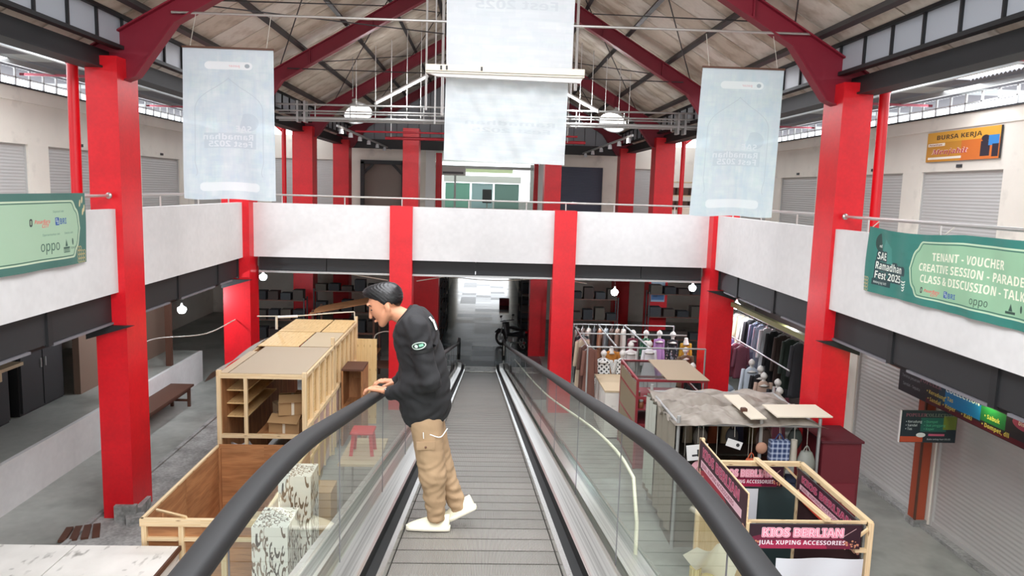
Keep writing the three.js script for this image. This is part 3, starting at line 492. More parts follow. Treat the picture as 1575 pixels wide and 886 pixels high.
    mesh('laces', [0.36, 0.44, 0.52].map((t) => o(bx(0.012, 0.01, 0.06, -0.295 * t, 0.105 - 0.11 * (t - 0.3), 0, 0, 0, 0.35))), soleM, m);
  }
  shoe(-0.19, 3.522, -4.95, 0, -0.03);
  shoe(-0.005, 3.625, -5.08, 0.5, -0.12);
  // hair, eye, brow, ear hollow, watch
  const hairF = (x, y, z) => { const a = ell([-0.652, 5.14, Z], [0.118, 0.104, 0.0825], 0.55)(x, y, z), b = ell([-0.715, 5.178, Z], [0.098, 0.05, 0.068], 0.12)(x, y, z); const d = smin(a, b, 0.025) + 0.0014 * Math.sin(x * 210 + y * 260 + 3 * Math.sin(z * 70)); const line = x < -0.7 ? 5.125 + (-0.7 - x) * 0.2 : x < -0.66 ? 5.098 + (-0.66 - x) * 0.7 : x < -0.6 ? 5.108 + 0.012 * Math.cos((x + 0.63) * 100) : 5.11 - (x + 0.6) * 0.9; return Math.max(d, line - y); };
  mesh('hair', off(nets(hairF, [-0.84, 5.02, Z - 0.12], [-0.5, 5.28, Z + 0.12], 0.0065)), hairM, man).userData.label = 'short swept-back black hair';
  for (const s of [-1, 1]) { mesh('eyebrow', off(bar([-0.776, 5.09, Z + s * 0.026], [-0.745, 5.086, Z + s * 0.058], 0.0045, 0.003, 6)), hairM, man); mesh('eye', off(ball(0.008, -0.744, 5.058, Z + s * 0.042, 1, 0.6, 1)), M.rubber, man); }
  mesh('lips', off(ball(0.011, -0.7225, 4.977, Z, 0.8, 0.4, 1.4)), std('#b8745e', 0.55), man);
  const wt = mesh('watch', [off(loft(2, 16, (t, a) => [-0.632 - 0.022 * t, 4.484 + 0.034 * Math.sin(a) - 0.002 * t, -5.04 - 0.016 * t + 0.036 * Math.cos(a)], false))], M.rubber, man); mesh('watch_face', off(ball(0.018, -0.643, 4.507, -5.025, 1, 0.4, 1)), M.chrome, wt);
}

// ---------------------------------------------------------------- cloth banners under the roof
function ghostPrint(side) {                                       // the back of a printed cloth: the print shows through mirrored and pale
  return canvasTex(512, 1024, (c, w, h) => {
    c.fillStyle = '#d0d9e1'; c.fillRect(0, 0, w, h);
    for (let k = 0; k < 900; k++) { c.fillStyle = `rgba(${rnd() < 0.5 ? '255,255,255' : '176,190,202'},0.05)`; c.fillRect(rnd(0, w), rnd(0, h), rnd(10, 70), rnd(10, 120)); }
    c.save(); c.translate(w, 0); c.scale(-1, 1);
    c.strokeStyle = 'rgba(190,200,209,0.9)'; c.lineWidth = 4;
    c.beginPath(); c.moveTo(70, 860); c.bezierCurveTo(90, 820, 60, 780, 66, 740); c.lineTo(66, 420); c.bezierCurveTo(60, 330, 150, 290, 200, 250); c.bezierCurveTo(230, 220, 250, 210, 258, 195); c.bezierCurveTo(266, 210, 290, 225, 320, 250); c.bezierCurveTo(370, 290, 450, 330, 446, 420); c.lineTo(446, 740); c.bezierCurveTo(452, 790, 420, 830, 442, 860); c.stroke();
    c.fillStyle = 'rgba(238,241,243,0.95)'; c.beginPath(); c.roundRect(120, 86, 270, 52, 26); c.fill();
    c.fillStyle = 'rgba(232,182,186,0.7)'; c.font = 'bold 24px sans-serif'; c.fillText('pasar', 190, 121); c.fillStyle = 'rgba(150,160,168,0.8)'; c.beginPath(); c.arc(150, 112, 14, 0, 7); c.fill();
    c.fillStyle = 'rgba(190,202,212,0.7)'; c.beginPath(); c.arc(150, 490, 60, 0.6, 5.2); c.fill();
    c.fillStyle = 'rgba(194,205,214,0.8)'; c.fillRect(106, 566, 290, 104); c.fillStyle = '#dde3e9'; c.font = 'bold 56px sans-serif'; c.fillText('SAE', 128, 556); c.fillText('Ramadhan', 116, 612); c.fillText('Fest 2025', 122, 660);
    c.fillStyle = 'rgba(236,240,243,0.8)'; c.beginPath(); c.roundRect(90, 905, 330, 60, 24); c.fill();
    c.restore();
    if (side) { c.fillStyle = 'rgba(165,200,190,0.12)'; c.fillRect(0, 0, w, h); }
  });
}
const clothMat = (map, color = '#ffffff') => new THREE.MeshPhysicalMaterial({ color, map, roughness: 0.9, transmission: 0.25, thickness: 0, side: THREE.DoubleSide });
{
  const mk = (label, x0, x1, y0, y1, z, skew, map, lean) => {
    const b = thing('cloth_banner', label, 'banner', [(x0 + x1) / 2, y0, z]);
    const w = x1 - x0, h = y1 - y0;
    mesh('cloth', sheet(20, 30, (u, v) => [(u - 0.5) * w * (1 + 0.035 * (1 - v)) + lean * (1 - v), v * h - 0.012 * Math.sin(u * 9) * (1 - v), 0.03 * Math.sin(u * 7 + v * 2) * (1 - v) + 0.02 * Math.sin(u * 16 + v * 5) * (1 - v)]), clothMat(map), b);
    mesh('batten', b2(-w / 2 - 0.01, w / 2 + 0.01, h - 0.005, h + 0.025, -0.015, 0.015), M.brownWood, b);
    for (const q of [-0.42, 0.42]) mesh('cord', bar([q * w, h, 0], [q * w, h + 0.6, -0.3], 0.006, 0.006, 4), M.wire, b);
  };
  mk('pale cloth banner with faint mirrored print over the sponsor banner side', -4.92, -3.47, 5.6, 8.02, -12.6, 0, ghostPrint(0), -0.01);
  mk('pale cloth banner with faint mirrored print over the programme banner side', 3.56, 4.93, 5.56, 8.0, -12.6, 0, ghostPrint(1), -0.06);
  const plain = canvasTex(512, 1024, (c, w, h) => { c.fillStyle = '#dfe4e8'; c.fillRect(0, 0, w, h); for (let k = 0; k < 500; k++) { c.fillStyle = `rgba(${rnd() < 0.6 ? '250,252,253' : '196,204,212'},0.07)`; c.fillRect(rnd(-20, w), rnd(-20, h), rnd(8, 160), rnd(3, 60)); } c.save(); c.translate(w, 0); c.scale(-1, 1); c.fillStyle = 'rgba(208,215,221,0.7)'; c.font = 'bold 76px sans-serif'; c.fillText('Ramadhan', 40, 560); c.fillText('Fest 2025', 60, 650); c.restore(); });
  const up = thing('cloth_banner', 'large white cloth sheet hung above the cream beam', 'banner', [0.355, 7.86, -12.6]);
  mesh('cloth', sheet(16, 22, (u, v) => [(u - 0.5) * (2.06 + 0.06 * v), v * 2.6, 0.025 * Math.sin(u * 11 + v * 3) + 0.015 * Math.sin(v * 14)]), clothMat(plain), up);
  mesh('hem', b2(-1.03, 1.03, 2.58, 2.62, -0.02, 0.02), M.whitePaint, up);
  const low = thing('cloth_banner', 'crumpled white cloth sheet hung below the cream beam', 'banner', [0.33, 6.36, -12.62]);
  mesh('cloth', sheet(30, 24, (u, v) => [(u - 0.5) * 2.02 - 0.015 * (1 - v), v * 1.34 - 0.03 * u, 0.05 * (1 - v) * Math.sin(u * 10 + 3 * v) + 0.03 * Math.sin(u * 17 - v * 9) * Math.sin(v * 5) + 0.015 * Math.sin(u * 40 + v * 13)]), clothMat(plain, '#f6f8f7'), low);
  mesh('top_hem', b2(-1.02, 1.02, 1.32, 1.36, -0.02, 0.02), M.whitePaint, low);
  const bm = thing('hanging_beam', 'long cream box beam hung between two white cloth sheets', 'beam', [0.29, 7.65, -12.42]);
  mesh('fascia', b2(-1.28, 1.28, 0.1, 0.21, 0.03, 0.06), M.cream, bm); mesh('tray', [b2(-1.28, 1.28, 0.08, 0.11, -0.12, 0.06), b2(-1.28, 1.28, 0.08, 0.2, -0.14, -0.11)], M.cream, bm); mesh('lower_lip', extr([[-1.27, 0.08], [1.26, 0.08], [1.22, 0.0], [-1.1, 0.03]], 0.1).translate(0, 0, -0.08), M.whitePaint, bm);
  for (const x of [-1.05, -0.96, -0.4]) mesh('clip', b2(x, x + 0.03, 0.13, 0.19, 0.055, 0.075), M.black, bm);
  for (const [x, y, r, l] of [[-1.27, 7.5, 0.022, 'outermost of the three'], [-1.08, 7.22, 0.016, 'thin middle one of the three'], [-0.93, 7.4, 0.03, 'thickest of the three'], ]) tag(mesh('hanging_pole', bar([x, y, -16], [x, RY(Math.abs(x)) - 0.15, -16], r, r, 8), M.whitePaint), 'white hanging pole beside the cloth sheet, ' + l, 'pole');
  tag(mesh('hanging_pole', bar([1.76, 7.9, -16], [1.76, RY(1.76) - 0.15, -16], 0.014, 0.014, 8), M.whitePaint), 'thin white hanging pole on the lone far edge of the cloth', 'pole');
  tag(mesh('hanging_pole', bar([1.85, 8.0, -16], [1.85, RY(1.85) - 0.15, -16], 0.03, 0.03, 8), M.whitePaint), 'thick white hanging pole on the lone far edge of the cloth', 'pole');
}
// ---------------------------------------------------------------- pipe gantry, lamps and spot tracks under the roof
{
  const g = thing('pipe_gantry', 'grey pipe gantry spanning the hall below the roof', 'gantry', [0, 7.7, -22]);
  for (const [y, z, r] of [[0.42, 0, 0.028], [0.24, 0.05, 0.022], [0.2, -0.25, 0.022], [0.04, 0, 0.045], [0.0, -0.3, 0.03]]) mesh('pipe', bar([-6.0, y + 0.02, z], [6.3, y + 0.14, z], r, r, 8), M.galv, g);
  for (const x of [-4.9, -3.9, -1.8, 2.6, 4.0, 5.4]) mesh('strut', bar([x, 0.03, 0], [x, 0.5, 0], 0.02, 0.02, 6), M.galv, g);
  for (const x of [-5.4, -5.2, 5.6, 5.8]) mesh('end_frame', b2(x - 0.03, x + 0.03, -0.05, 0.55, -0.3, 0.05), M.galv, g);
  for (const [x, y1] of [[-3.75, 9.5], [-3.2, 9.9], [-2.75, 10.1], [-2.3, 10.4], [-1.9, 10.6], [-1.5, 10.9], [2.7, 10.2], [3.05, 10.0], [3.45, 9.8], [3.85, 9.6], [4.15, 9.4]]) mesh('hanger_rod', bar([x, 0.1, -0.1], [x, y1 - 7.75, -0.1], 0.011, 0.011, 6), M.whitePaint, g);
  const sp = thing('sprinkler_pipes', 'pair of dark red sprinkler pipes behind the grey gantry', 'pipe', [0, 0, 0]); for (const [x0, x1, y, z, r] of [[-4.1, 2.9, 7.58, -24, 0.03], [-3.2, 3.2, 7.42, -24.3, 0.05]]) mesh('pipe', bar([x0, y, z], [x1, y + 0.05, z], r), std('#a31626', 0.45), sp); for (const x of [-3, 2.6]) mesh('hanger_rod', bar([x, 7.45, -24.15], [x, RY(Math.abs(x)) - 0.02, -24.15], 0.012), M.whitePaint, sp);
  const lens = glow('#fffdf4', 2.6);
  for (const s of [-1, 1]) {
    const near = s < 0 ? 'over the man' : 'over the clothes racks';
    const l = thing('high_bay_lamp', 'round high bay lamp with clear reflector hanging ' + near, 'lamp', [s * 3.85, 8.0, -23.1]);
    const hd = new THREE.Group(); hd.name = 'lamp_head'; hd.rotation.z = -s * 0.3; hd.rotation.x = -0.6; l.add(hd);
    mesh('hanger', bar([s * 0.2, 0.55, -0.15], [s * 0.2, RY(3.85 + 0.2) - 8.0, -0.15], 0.012), M.galv, l);
    mesh('reflector', lathe([[0.1, 0.42], [0.16, 0.4], [0.3, 0.25], [0.42, 0.05], [0.43, 0.02], [0.41, 0.05], [0.28, 0.24], [0.1, 0.36]], 28), M.plastic, hd);
    mesh('diffuser', lathe([[0, 0.03], [0.3, 0.03], [0.4, 0.055]], 28), lens, hd); mesh('driver_box', rb(0.16, 0.2, 0.16, 0.02, 0, 0.5, 0), M.galv, hd);
    const p = new THREE.SpotLight('#fff8ec', 18, 0, 1.1, 0.8, 2); p.position.set(s * 3.85, 7.9, -23.05); p.target.position.set(s * 3.85, 0, -22.5); p.castShadow = true; scene.add(p, p.target);
    const t = thing('tube_lamp', 'slanted white tube lamp fixed under the roof slope ' + near, 'lamp', [0, 0, 0]);
    const a = s < 0 ? [-3.15, 8.22, -21.8] : [3.2, 8.2, -21.8], b = s < 0 ? [-1.7, 9.02, -21.8] : [2.25, 8.68, -21.8];
    mesh('housing', stick([a[0], a[1] + 0.05, a[2]], [b[0], b[1] + 0.05, b[2]], 0.04, 0.08), M.whitePaint, t);
    mesh('tube', bar(a, b, 0.035, 0.035, 10), glow('#ffffff', 2.2), t); for (const e of [a, b]) mesh('end_cap', ball(0.045, ...e), M.whitePaint, t);
    const q = new THREE.PointLight('#ffffff', 5); q.position.set((a[0] + b[0]) / 2, (a[1] + b[1]) / 2 - 0.12, a[2]); q.castShadow = true; scene.add(q);
    const tr = thing('spot_track', 'grey track with small spotlights running under the gallery roof ' + near, 'spotlight track', [s * 4.35, 7.48, -22.4]);
    mesh('track', b2(-0.03, 0.03, 0.1, 0.16, -13, 0), M.galv, tr);
    for (const z of [-0.6, -2.2, -4, -6, -8.2, -10.4]) { const h = mesh('spot', lathe([[0.02, 0.1], [0.06, 0.08], [0.075, -0.06], [0.06, -0.05], [0.0, 0.03]], 12).translate(0, 0, z), M.plastic, tr); mesh('stem', bar([0, 0.08, z], [0, 0.12, z], 0.012), M.galv, h); }
  }
}
// ---------------------------------------------------------------- pipe railings on the parapets
{
  const back = thing('railing', 'steel pipe railing on the far parapet', 'railing', [0, PT, -19.52]);
  mesh('rail', bar([-5.9, 0.21, 0], [5.9, 0.21, 0], 0.025, 0.025, 10), M.rail, back); for (const x of [-5.2, -3.6, -2.13, -0.4, 1.1, 2.13, 3.4, 5.0]) mesh('post', bar([x, 0, 0], [x, 0.2, 0], 0.018, 0.018, 8), M.rail, back);
  for (const s of [-1, 1]) for (const [a, b, w] of [[-12.55, -1.7, 'above the green banner'], [-19.1, -13.4, 'behind the pale cloth banner']]) {
    const r = thing('railing', 'steel pipe railing ' + w + (s < 0 ? ', sponsor side' : ', programme side'), 'railing', [s * 6.15, PT, 0]);
    mesh('rail', bar([0, 0.22, a], [0, 0.22, b], 0.025, 0.025, 10), M.rail, r); for (let z = a + 0.8; z < b; z += 1.9) mesh('post', bar([0, 0, z], [0, 0.21, z], 0.018, 0.018, 8), M.rail, r);
    mesh('end_flange', lathe([[0, 0], [0.055, 0], [0.05, 0.02], [0.025, 0.03]], 12).rotateX(Math.PI / 2).translate(0, 0.22, a + 0.002), M.rail, r);
  }
}
// ---------------------------------------------------------------- green festival banners
function frameShape(c, x0, y0, x1, y1) { const r = 46, m = (y0 + y1) / 2; c.beginPath(); c.moveTo(x0 + r + 40, y0); c.lineTo(x1 - r - 40, y0); c.bezierCurveTo(x1 - r - 10, y0, x1 - r - 10, y0 + 40, x1 - r + 10, y0 + 50); c.bezierCurveTo(x1 - 10, y0 + 70, x1 - 14, m - 50, x1, m); c.bezierCurveTo(x1 - 14, m + 50, x1 - 10, y1 - 70, x1 - r + 10, y1 - 50); c.bezierCurveTo(x1 - r - 10, y1 - 40, x1 - r - 10, y1, x1 - r - 40, y1); c.lineTo(x0 + r + 40, y1); c.bezierCurveTo(x0 + r + 10, y1, x0 + r + 10, y1 - 40, x0 + r - 10, y1 - 50); c.bezierCurveTo(x0 + 10, y1 - 70, x0 + 14, m + 50, x0, m); c.bezierCurveTo(x0 + 14, m - 50, x0 + 10, y0 + 70, x0 + r - 10, y0 + 50); c.bezierCurveTo(x0 + r + 10, y0 + 40, x0 + r + 10, y0, x0 + r + 40, y0); c.closePath(); }
function logoRow(c, x, y, k, blue) {
  c.fillStyle = '#2c3a36'; c.beginPath(); c.roundRect(x, y - 34 * k, 26 * k, 44 * k, 10 * k); c.fill(); c.fillStyle = '#b9d3b4'; c.fillRect(x + 9 * k, y - 24 * k, 8 * k, 24 * k);
  c.fillStyle = '#e0645f'; c.font = `bold italic ${30 * k}px sans-serif`; c.fillText('PasarBaru', x + 44 * k, y - 4 * k); c.fillText('CITY', x + 110 * k, y + 20 * k);
  c.fillStyle = '#2b57a0'; c.beginPath(); c.roundRect(x + 250 * k, y - 34 * k, 46 * k, 46 * k, 6 * k); c.fill(); c.strokeStyle = '#cfe0d4'; c.lineWidth = 4 * k; c.strokeRect(x + 260 * k, y - 26 * k, 14 * k, 14 * k); c.strokeRect(x + 274 * k, y - 12 * k, 14 * k, 14 * k);
  c.fillStyle = '#2b57a0'; c.font = `bold ${48 * k}px sans-serif`; c.fillText('BRI', x + 302 * k, y + 8 * k);
}
{
  const left = canvasTex(2048, 416, (c, w, h) => {
    c.fillStyle = '#47756b'; c.fillRect(0, 0, w, h); c.fillStyle = '#35605a'; for (let k = 0; k < 60; k++) { c.globalAlpha = 0.12; c.fillRect(rnd(0, w), rnd(0, h), rnd(20, 120), rnd(10, 60)); } c.globalAlpha = 1;
    frameShape(c, 60, 44, w - 66, h - 44); c.fillStyle = '#a9c8ab'; c.fill(); c.lineWidth = 7; c.strokeStyle = '#cfdcc0'; c.stroke(); frameShape(c, 70, 54, w - 78, h - 54); c.lineWidth = 5; c.strokeStyle = '#2f5a4c'; c.stroke();
    c.fillStyle = '#5a7f70'; c.font = '17px sans-serif'; c.fillText('Disponsori oleh', 1700, 108); c.fillText('Dipersembahkan oleh', 1590, 234); c.fillText('Dikelola oleh', 1810, 234);
    logoRow(c, 1480, 168, 0.95); c.strokeStyle = '#33584c'; c.fillStyle = '#33584c'; c.font = '78px sans-serif'; c.fillText('oppo', 1570, 318);
    c.beginPath(); c.moveTo(1824, 262); c.lineTo(1838, 304); c.lineTo(1810, 304); c.fill(); c.fillRect(1788, 308, 72, 6); for (let k = 0; k < 5; k++) c.strokeRect(1790 + k * 14, 316, 10, 22); c.beginPath(); c.ellipse(1900, 282, 8, 20, 0, 0, 7); c.fill(); c.font = '18px sans-serif'; c.fillText('PEMKOT', 1868, 324);
    c.fillStyle = '#d8c79a'; for (const [x, y] of [[1985, 60], [2010, 40], [2030, 90], [2015, 110]]) { c.beginPath(); c.ellipse(x, y, 8, 22, 0.2, 0, 7); c.fill(); } c.strokeStyle = '#b7a878'; c.lineWidth = 5; for (let k = 0; k < 14; k++) { c.beginPath(); c.arc(1960 + (k % 4) * 22, 400 - (k / 4 | 0) * 24, 12, 0, 7); c.stroke(); }
  });
  const right = canvasTex(2048, 416, (c, w, h) => {
    c.fillStyle = '#2f7d72'; c.fillRect(0, 0, w, h); c.fillStyle = '#246359'; for (let k = 0; k < 80; k++) { c.globalAlpha = 0.12; c.fillRect(rnd(0, w), rnd(0, h), rnd(20, 120), rnd(10, 60)); } c.globalAlpha = 1;
    c.fillStyle = '#3f8f84'; c.beginPath(); c.moveTo(150, 180); c.lineTo(215, 60); c.lineTo(290, 110); c.lineTo(300, 240); c.closePath(); c.fill();
    c.fillStyle = '#23443f'; c.beginPath(); c.arc(150, 90, 60, 1.2, 4.6); c.fill();
    c.strokeStyle = '#1d3f42'; c.fillStyle = '#1d3f42'; c.lineJoin = 'round'; c.lineWidth = 22; c.font = 'bold 66px sans-serif';
    for (const [t, x, y] of [['SAE', 118, 196], ['Ramadhan', 110, 258], ['Fest 2025', 112, 318]]) { c.strokeText(t, x, y); } c.fillRect(96, 322, 200, 40);
    c.fillStyle = '#e6ece2'; for (const [t, x, y] of [['SAE', 118, 196], ['Ramadhan', 110, 258], ['Fest 2025', 112, 318]]) c.fillText(t, x, y, 310); c.font = '20px sans-serif'; c.fillText('Malang lagi SAE!', 112, 350); c.font = 'bold 26px sans-serif'; c.fillText('ed', 130, 120);
    c.strokeStyle = '#e6ece2'; c.lineWidth = 8; for (let k = 0; k < 4; k++) { c.beginPath(); c.moveTo(420 + k * 3, 300 + k * 18); c.quadraticCurveTo(450, 312 + k * 18, 470 - k * 4, 296 + k * 16); c.stroke(); }
    frameShape(c, 500, 44, 2010, h - 44); c.fillStyle = '#94bf9c'; c.fill(); c.lineWidth = 7; c.strokeStyle = '#c9dcc0'; c.stroke(); frameShape(c, 512, 54, 1998, h - 54); c.lineWidth = 5; c.strokeStyle = '#2a6156'; c.stroke();
    c.fillStyle = '#eef0da'; c.font = 'bold 62px sans-serif'; c.fillText('TENANT - VOUCHER', 690, 148); c.fillText('CREATIVE SESSION - PARADE', 572, 214); c.fillText('CLASS & DISCUSSION - TALKSHOW', 600, 280);
    logoRow(c, 620, 336, 0.8); c.fillStyle = '#2f4a40'; c.font = '54px sans-serif'; c.fillText('oppo', 1050, 344); c.beginPath(); c.moveTo(1330, 300); c.lineTo(1342, 336); c.lineTo(1318, 336); c.fill(); c.fillRect(1300, 338, 60, 12); c.beginPath(); c.ellipse(1400, 318, 8, 18, 0, 0, 7); c.fill();
    c.strokeStyle = '#b7a878'; c.lineWidth = 5; for (let k = 0; k < 12; k++) { c.beginPath(); c.arc(8 + (k % 3) * 20, 400 - (k / 3 | 0) * 22, 11, 0, 7); c.stroke(); }
  });
  const cm = (map) => std('#ffffff', 0.5, { map });
  const L = thing('vinyl_banner', 'green vinyl sponsor banner with logos hung over the white parapet', 'banner', [-6.04, 4.62, -9.05]);
  mesh('vinyl', sheet(50, 8, (u, v) => [0.015 + 0.012 * Math.sin(u * 30 + v * 4) * (1 - v * 0.4), v * 1.04, 2.5 - u * 5]), cm(left), L);
  for (const z of [-2.45, 2.4]) mesh('tie', bar([0, 1.02, z], [-0.06, 1.0, z + 0.02], 0.008), M.wire, L);
  const Rb = thing('vinyl_banner', 'green vinyl banner reading Ramadhan Fest 2025 with programme list', 'banner', [6.0, 4.5, -8.9]);
  mesh('vinyl', sheet(50, 8, (u, v) => [-0.015 - 0.014 * Math.sin(u * 26 + v * 4) - 0.01 * Math.sin(u * 63), v * 1.0 - 0.05 * v * Math.sin(Math.min(1, u * 2.2) * Math.PI) + 0.0, -2.5 + u * 5]), cm(right), Rb);
  for (const z of [-2.45, -0.6, 2.4]) mesh('tie', bar([0, 0.98, z], [0.1, 1.08, z + 0.02], 0.008), M.wire, Rb);
  const sign = canvasTex(512, 256, (c, w, h) => {
    c.fillStyle = '#c98a2b'; c.fillRect(0, 0, w, h); c.fillStyle = '#e0a33a'; c.fillRect(0, 0, w, 90); c.fillStyle = '#d4712c'; c.fillRect(260, 90, 252, 166); c.fillStyle = '#3a2a22'; c.font = 'bold 52px sans-serif'; c.fillText('BURSA KERJA', 70, 66, 330);
    c.fillStyle = '#f1e2d0'; c.fillRect(10, 96, 130, 26); c.fillStyle = '#8d3d28'; c.font = 'bold 22px sans-serif'; c.fillText('Pelatihan', 18, 117); c.fillStyle = '#f6d9d0'; c.font = 'bold italic 58px serif'; c.fillText('Menjahit', 40, 190); c.fillStyle = '#b23a55'; c.font = 'bold italic 56px serif'; c.fillText('Menjahit', 44, 192); c.fillStyle = '#efe4d6'; c.fillRect(16, 216, 250, 20);
    c.fillStyle = '#2c2430'; c.beginPath(); c.arc(420, 90, 26, 0, 7); c.fill(); c.fillRect(392, 112, 60, 120); c.fillStyle = '#3a86c8'; c.fillRect(440, 70, 66, 80); c.fillStyle = '#2c2430'; c.fillRect(466, 140, 40, 100);
  });
  const o = mesh('shop_sign', bx(0.04, 0.74, 2.8, 11.56, 7.3, -18.02), M.black); tag(o, 'orange printed shop sign on the cream upper wall', 'sign');
  mesh('printed_face', sheet(1, 1, (u, v) => [11.535, 6.93 + v * 0.74, -19.42 + u * 2.8]), std('#ffffff', 0.5, { map: sign }), o);
  for (const s of [-1, 1]) OPEN.slice(0, 4).forEach(([a, b], i) => tag(mesh('number_plate', b2(s * 11.57, s * 11.6, 6.76, 6.84, (a + b) / 2 - 0.1, (a + b) / 2 + 0.1), M.black), 'small dark number plate above an upper roller shutter', 'plate', 'number plates above upper shutters'));
}
// ---------------------------------------------------------------- the bright hall beyond the far gallery
{
  const tealM = std('#86bfae', 0.4), hall = [];
  const s1 = thing('hall_shop', 'white fascia and teal glass shop front in the bright hall', 'shop front', [-0.1, FL, -46]);
  mesh('fascia', b2(-2.4, 2.3, 2.35, 2.75, -0.1, 0.1), M.whitePaint, s1); mesh('teal_panel', b2(-2.3, -0.8, 0.4, 2.3, -0.05, 0), tealM, s1); mesh('glass_pane', b2(-0.7, 0.6, 0.4, 2.3, -0.05, -0.03), std('#a8c9cf', 0.2), s1); mesh('grey_panel', b2(0.7, 2.2, 0.4, 2.3, -0.05, 0), std('#7fa09a', 0.4), s1); mesh('counter', b2(-2.4, 2.3, 0, 0.8, 0.2, 0.6), std('#8a6a5c', 0.6), s1);
  mesh('upper_band', b2(-1.2, 1.8, 2.95, 3.2, -0.2, -0.1), std('#d7e3b8', 0.5), s1);
  const ac = thing('air_conditioner', 'white ceiling air conditioner inside the bright hall doorway', 'air conditioner', [-1.55, 6.55, -37]); mesh('body', rb(1.2, 0.45, 0.5, 0.05, 0, 0.2, 0), M.whitePaint, ac); mesh('grille', b2(-0.5, 0.5, 0.05, 0.15, 0.24, 0.27), M.ledge, ac);
  const pl = thing('office_chair', 'dark chair seen in the bright hall', 'chair', [0.15, FL, -44.6]); mesh('backrest', rb(0.55, 0.7, 0.1, 0.04, 0, 1.6, 0), M.black, pl); mesh('seat', rb(0.55, 0.1, 0.5, 0.04, 0, 1.2, 0.25), M.black, pl); mesh('leg', bar([0, 0, 0.25], [0, 1.2, 0.25], 0.04), M.galv, pl);
  tag(mesh('door_frame_post', b2(-1.55, -1.45, FL, 6.9, -38.1, -38), M.galv), 'thin grey glazing post in the bright hall', 'post');
  tag(mesh('door_lintel', b2(-2.6, 2.5, 6.9, 7.05, -38.1, -38), M.galv), 'grey glazing rail across the bright hall', 'rail');
}

// ---------------------------------------------------------------- ground floor, the side with the wooden kiosks
function bulb(label, [x, y, z], power, drop = 0.35) {
  const b = thing('bulb_lamp', label, 'lamp', [x, y, z]);
  mesh('bulb', lathe([[0, -0.13], [0.07, -0.11], [0.105, -0.04], [0.1, 0.02], [0.035, 0.06], [0.03, 0.08]], 16), glow('#f6fbff', 12), b);
  mesh('socket', bar([0, 0.07, 0], [0, 0.14, 0], 0.03, 0.026, 10), M.whitePaint, b); mesh('flex', bar([0, 0.13, 0], [0, drop, 0], 0.006, 0.006, 5), M.black, b);
  const l = new THREE.PointLight('#eef6ff', power); l.position.set(x, y, z); l.castShadow = true; l.shadow.radius = 3; scene.add(l);
}
bulb('bare bulb under the gallery in the corner behind the wooden kiosk', [-6.2, 3.28, -21.2], 6, 0.42);
bulb('bare bulb hanging over the brown bench', [-7.25, 2.82, -18.1], 7, 0.9);
bulb('bare bulb hanging over the clothes racks and mannequins', [3.8, 3.1, -21.1], 6, 0.6);
bulb('bare bulb under the gallery behind the red corner column', [6.05, 3.28, -21.1], 5, 0.42);
bulb('bare bulb in front of the hanging clothes shop', [6.95, 2.97, -19.9], 8, 0.7);
{
  // dark shop fronts on the raised platform
  for (const [z, w, h, t] of [[-10.4, 1.5, 2.1, 'next to the white counter'], [-12.2, 1.6, 2.25, 'with the light ledge'], [-14.2, 1.7, 2.3, 'behind the tall red column'], [-16.2, 1.6, 2.2, 'next to the brown wall']]) {
    const c = thing('shop_cabinet', 'dark closed shop cabinet on the raised platform, ' + t, 'cabinet', [-9.9, 0.905, z]);
    mesh('carcass', b2(-0.4, 0.35, 0, h, -w / 2, w / 2), M.eave, c);
    for (const s of [-1, 1]) { const d = mesh('door', b2(0.35, 0.4, 0.06, h - 0.1, s > 0 ? 0.02 : -w / 2 + 0.04, s > 0 ? w / 2 - 0.04 : -0.02), M.fascia, c); mesh('handle', b2(0.4, 0.43, 0.9, 1.1, s * 0.08 - 0.01, s * 0.08 + 0.01), M.galv, d); }
  }
  tag(mesh('wall_shelf', [b2(-8.9, -8.5, 2.4, 2.46, -13.9, -12.4), b2(-8.88, -8.84, 2.1, 2.4, -13.8, -13.7)], M.cardPale), 'light wooden ledge hung in the dark shop front', 'shelf');
  struct('wall_left', b2(-9.4, -9.25, 0.9, 3.72, -22, -17.2), std('#7a6456', 0.85), 'brown board wall of the shop behind the bench', 'wall');
  struct('trim_2', b2(-8.5, -8.36, 0.9, 3.72, -20.2, -20.06), M.brownWood, 'thin brown wooden post on the white plinth', 'post');
  const be = thing('bench', 'brown wooden bench against the low white wall', 'bench', [-7.85, 0, -18.1]);
  mesh('seat', [b2(-0.3, 0.3, 0.52, 0.57, -1.4, 1.4)], M.brownWood, be); mesh('apron', b2(0.2, 0.24, 0.43, 0.52, -1.25, 1.25), M.brownWood, be);
  for (const z of [-1.25, 1.25]) { for (const x of [-0.22, 0.22]) mesh('leg', b2(x - 0.035, x + 0.035, 0, 0.52, z - 0.035, z + 0.035), M.brownWood, be); mesh('stretcher', b2(-0.22, 0.22, 0.14, 0.2, z - 0.02, z + 0.02), M.brownWood, be); }
  tag(mesh('power_cable', tube([[-6.3, 2.75, -13.38], [-7.0, 2.5, -16], [-6.6, 2.25, -18], [-6.3, 2.4, -19.07]], 0.014, 30, 5), M.wire), 'slack pale cable strung between two red columns', 'cable');
}
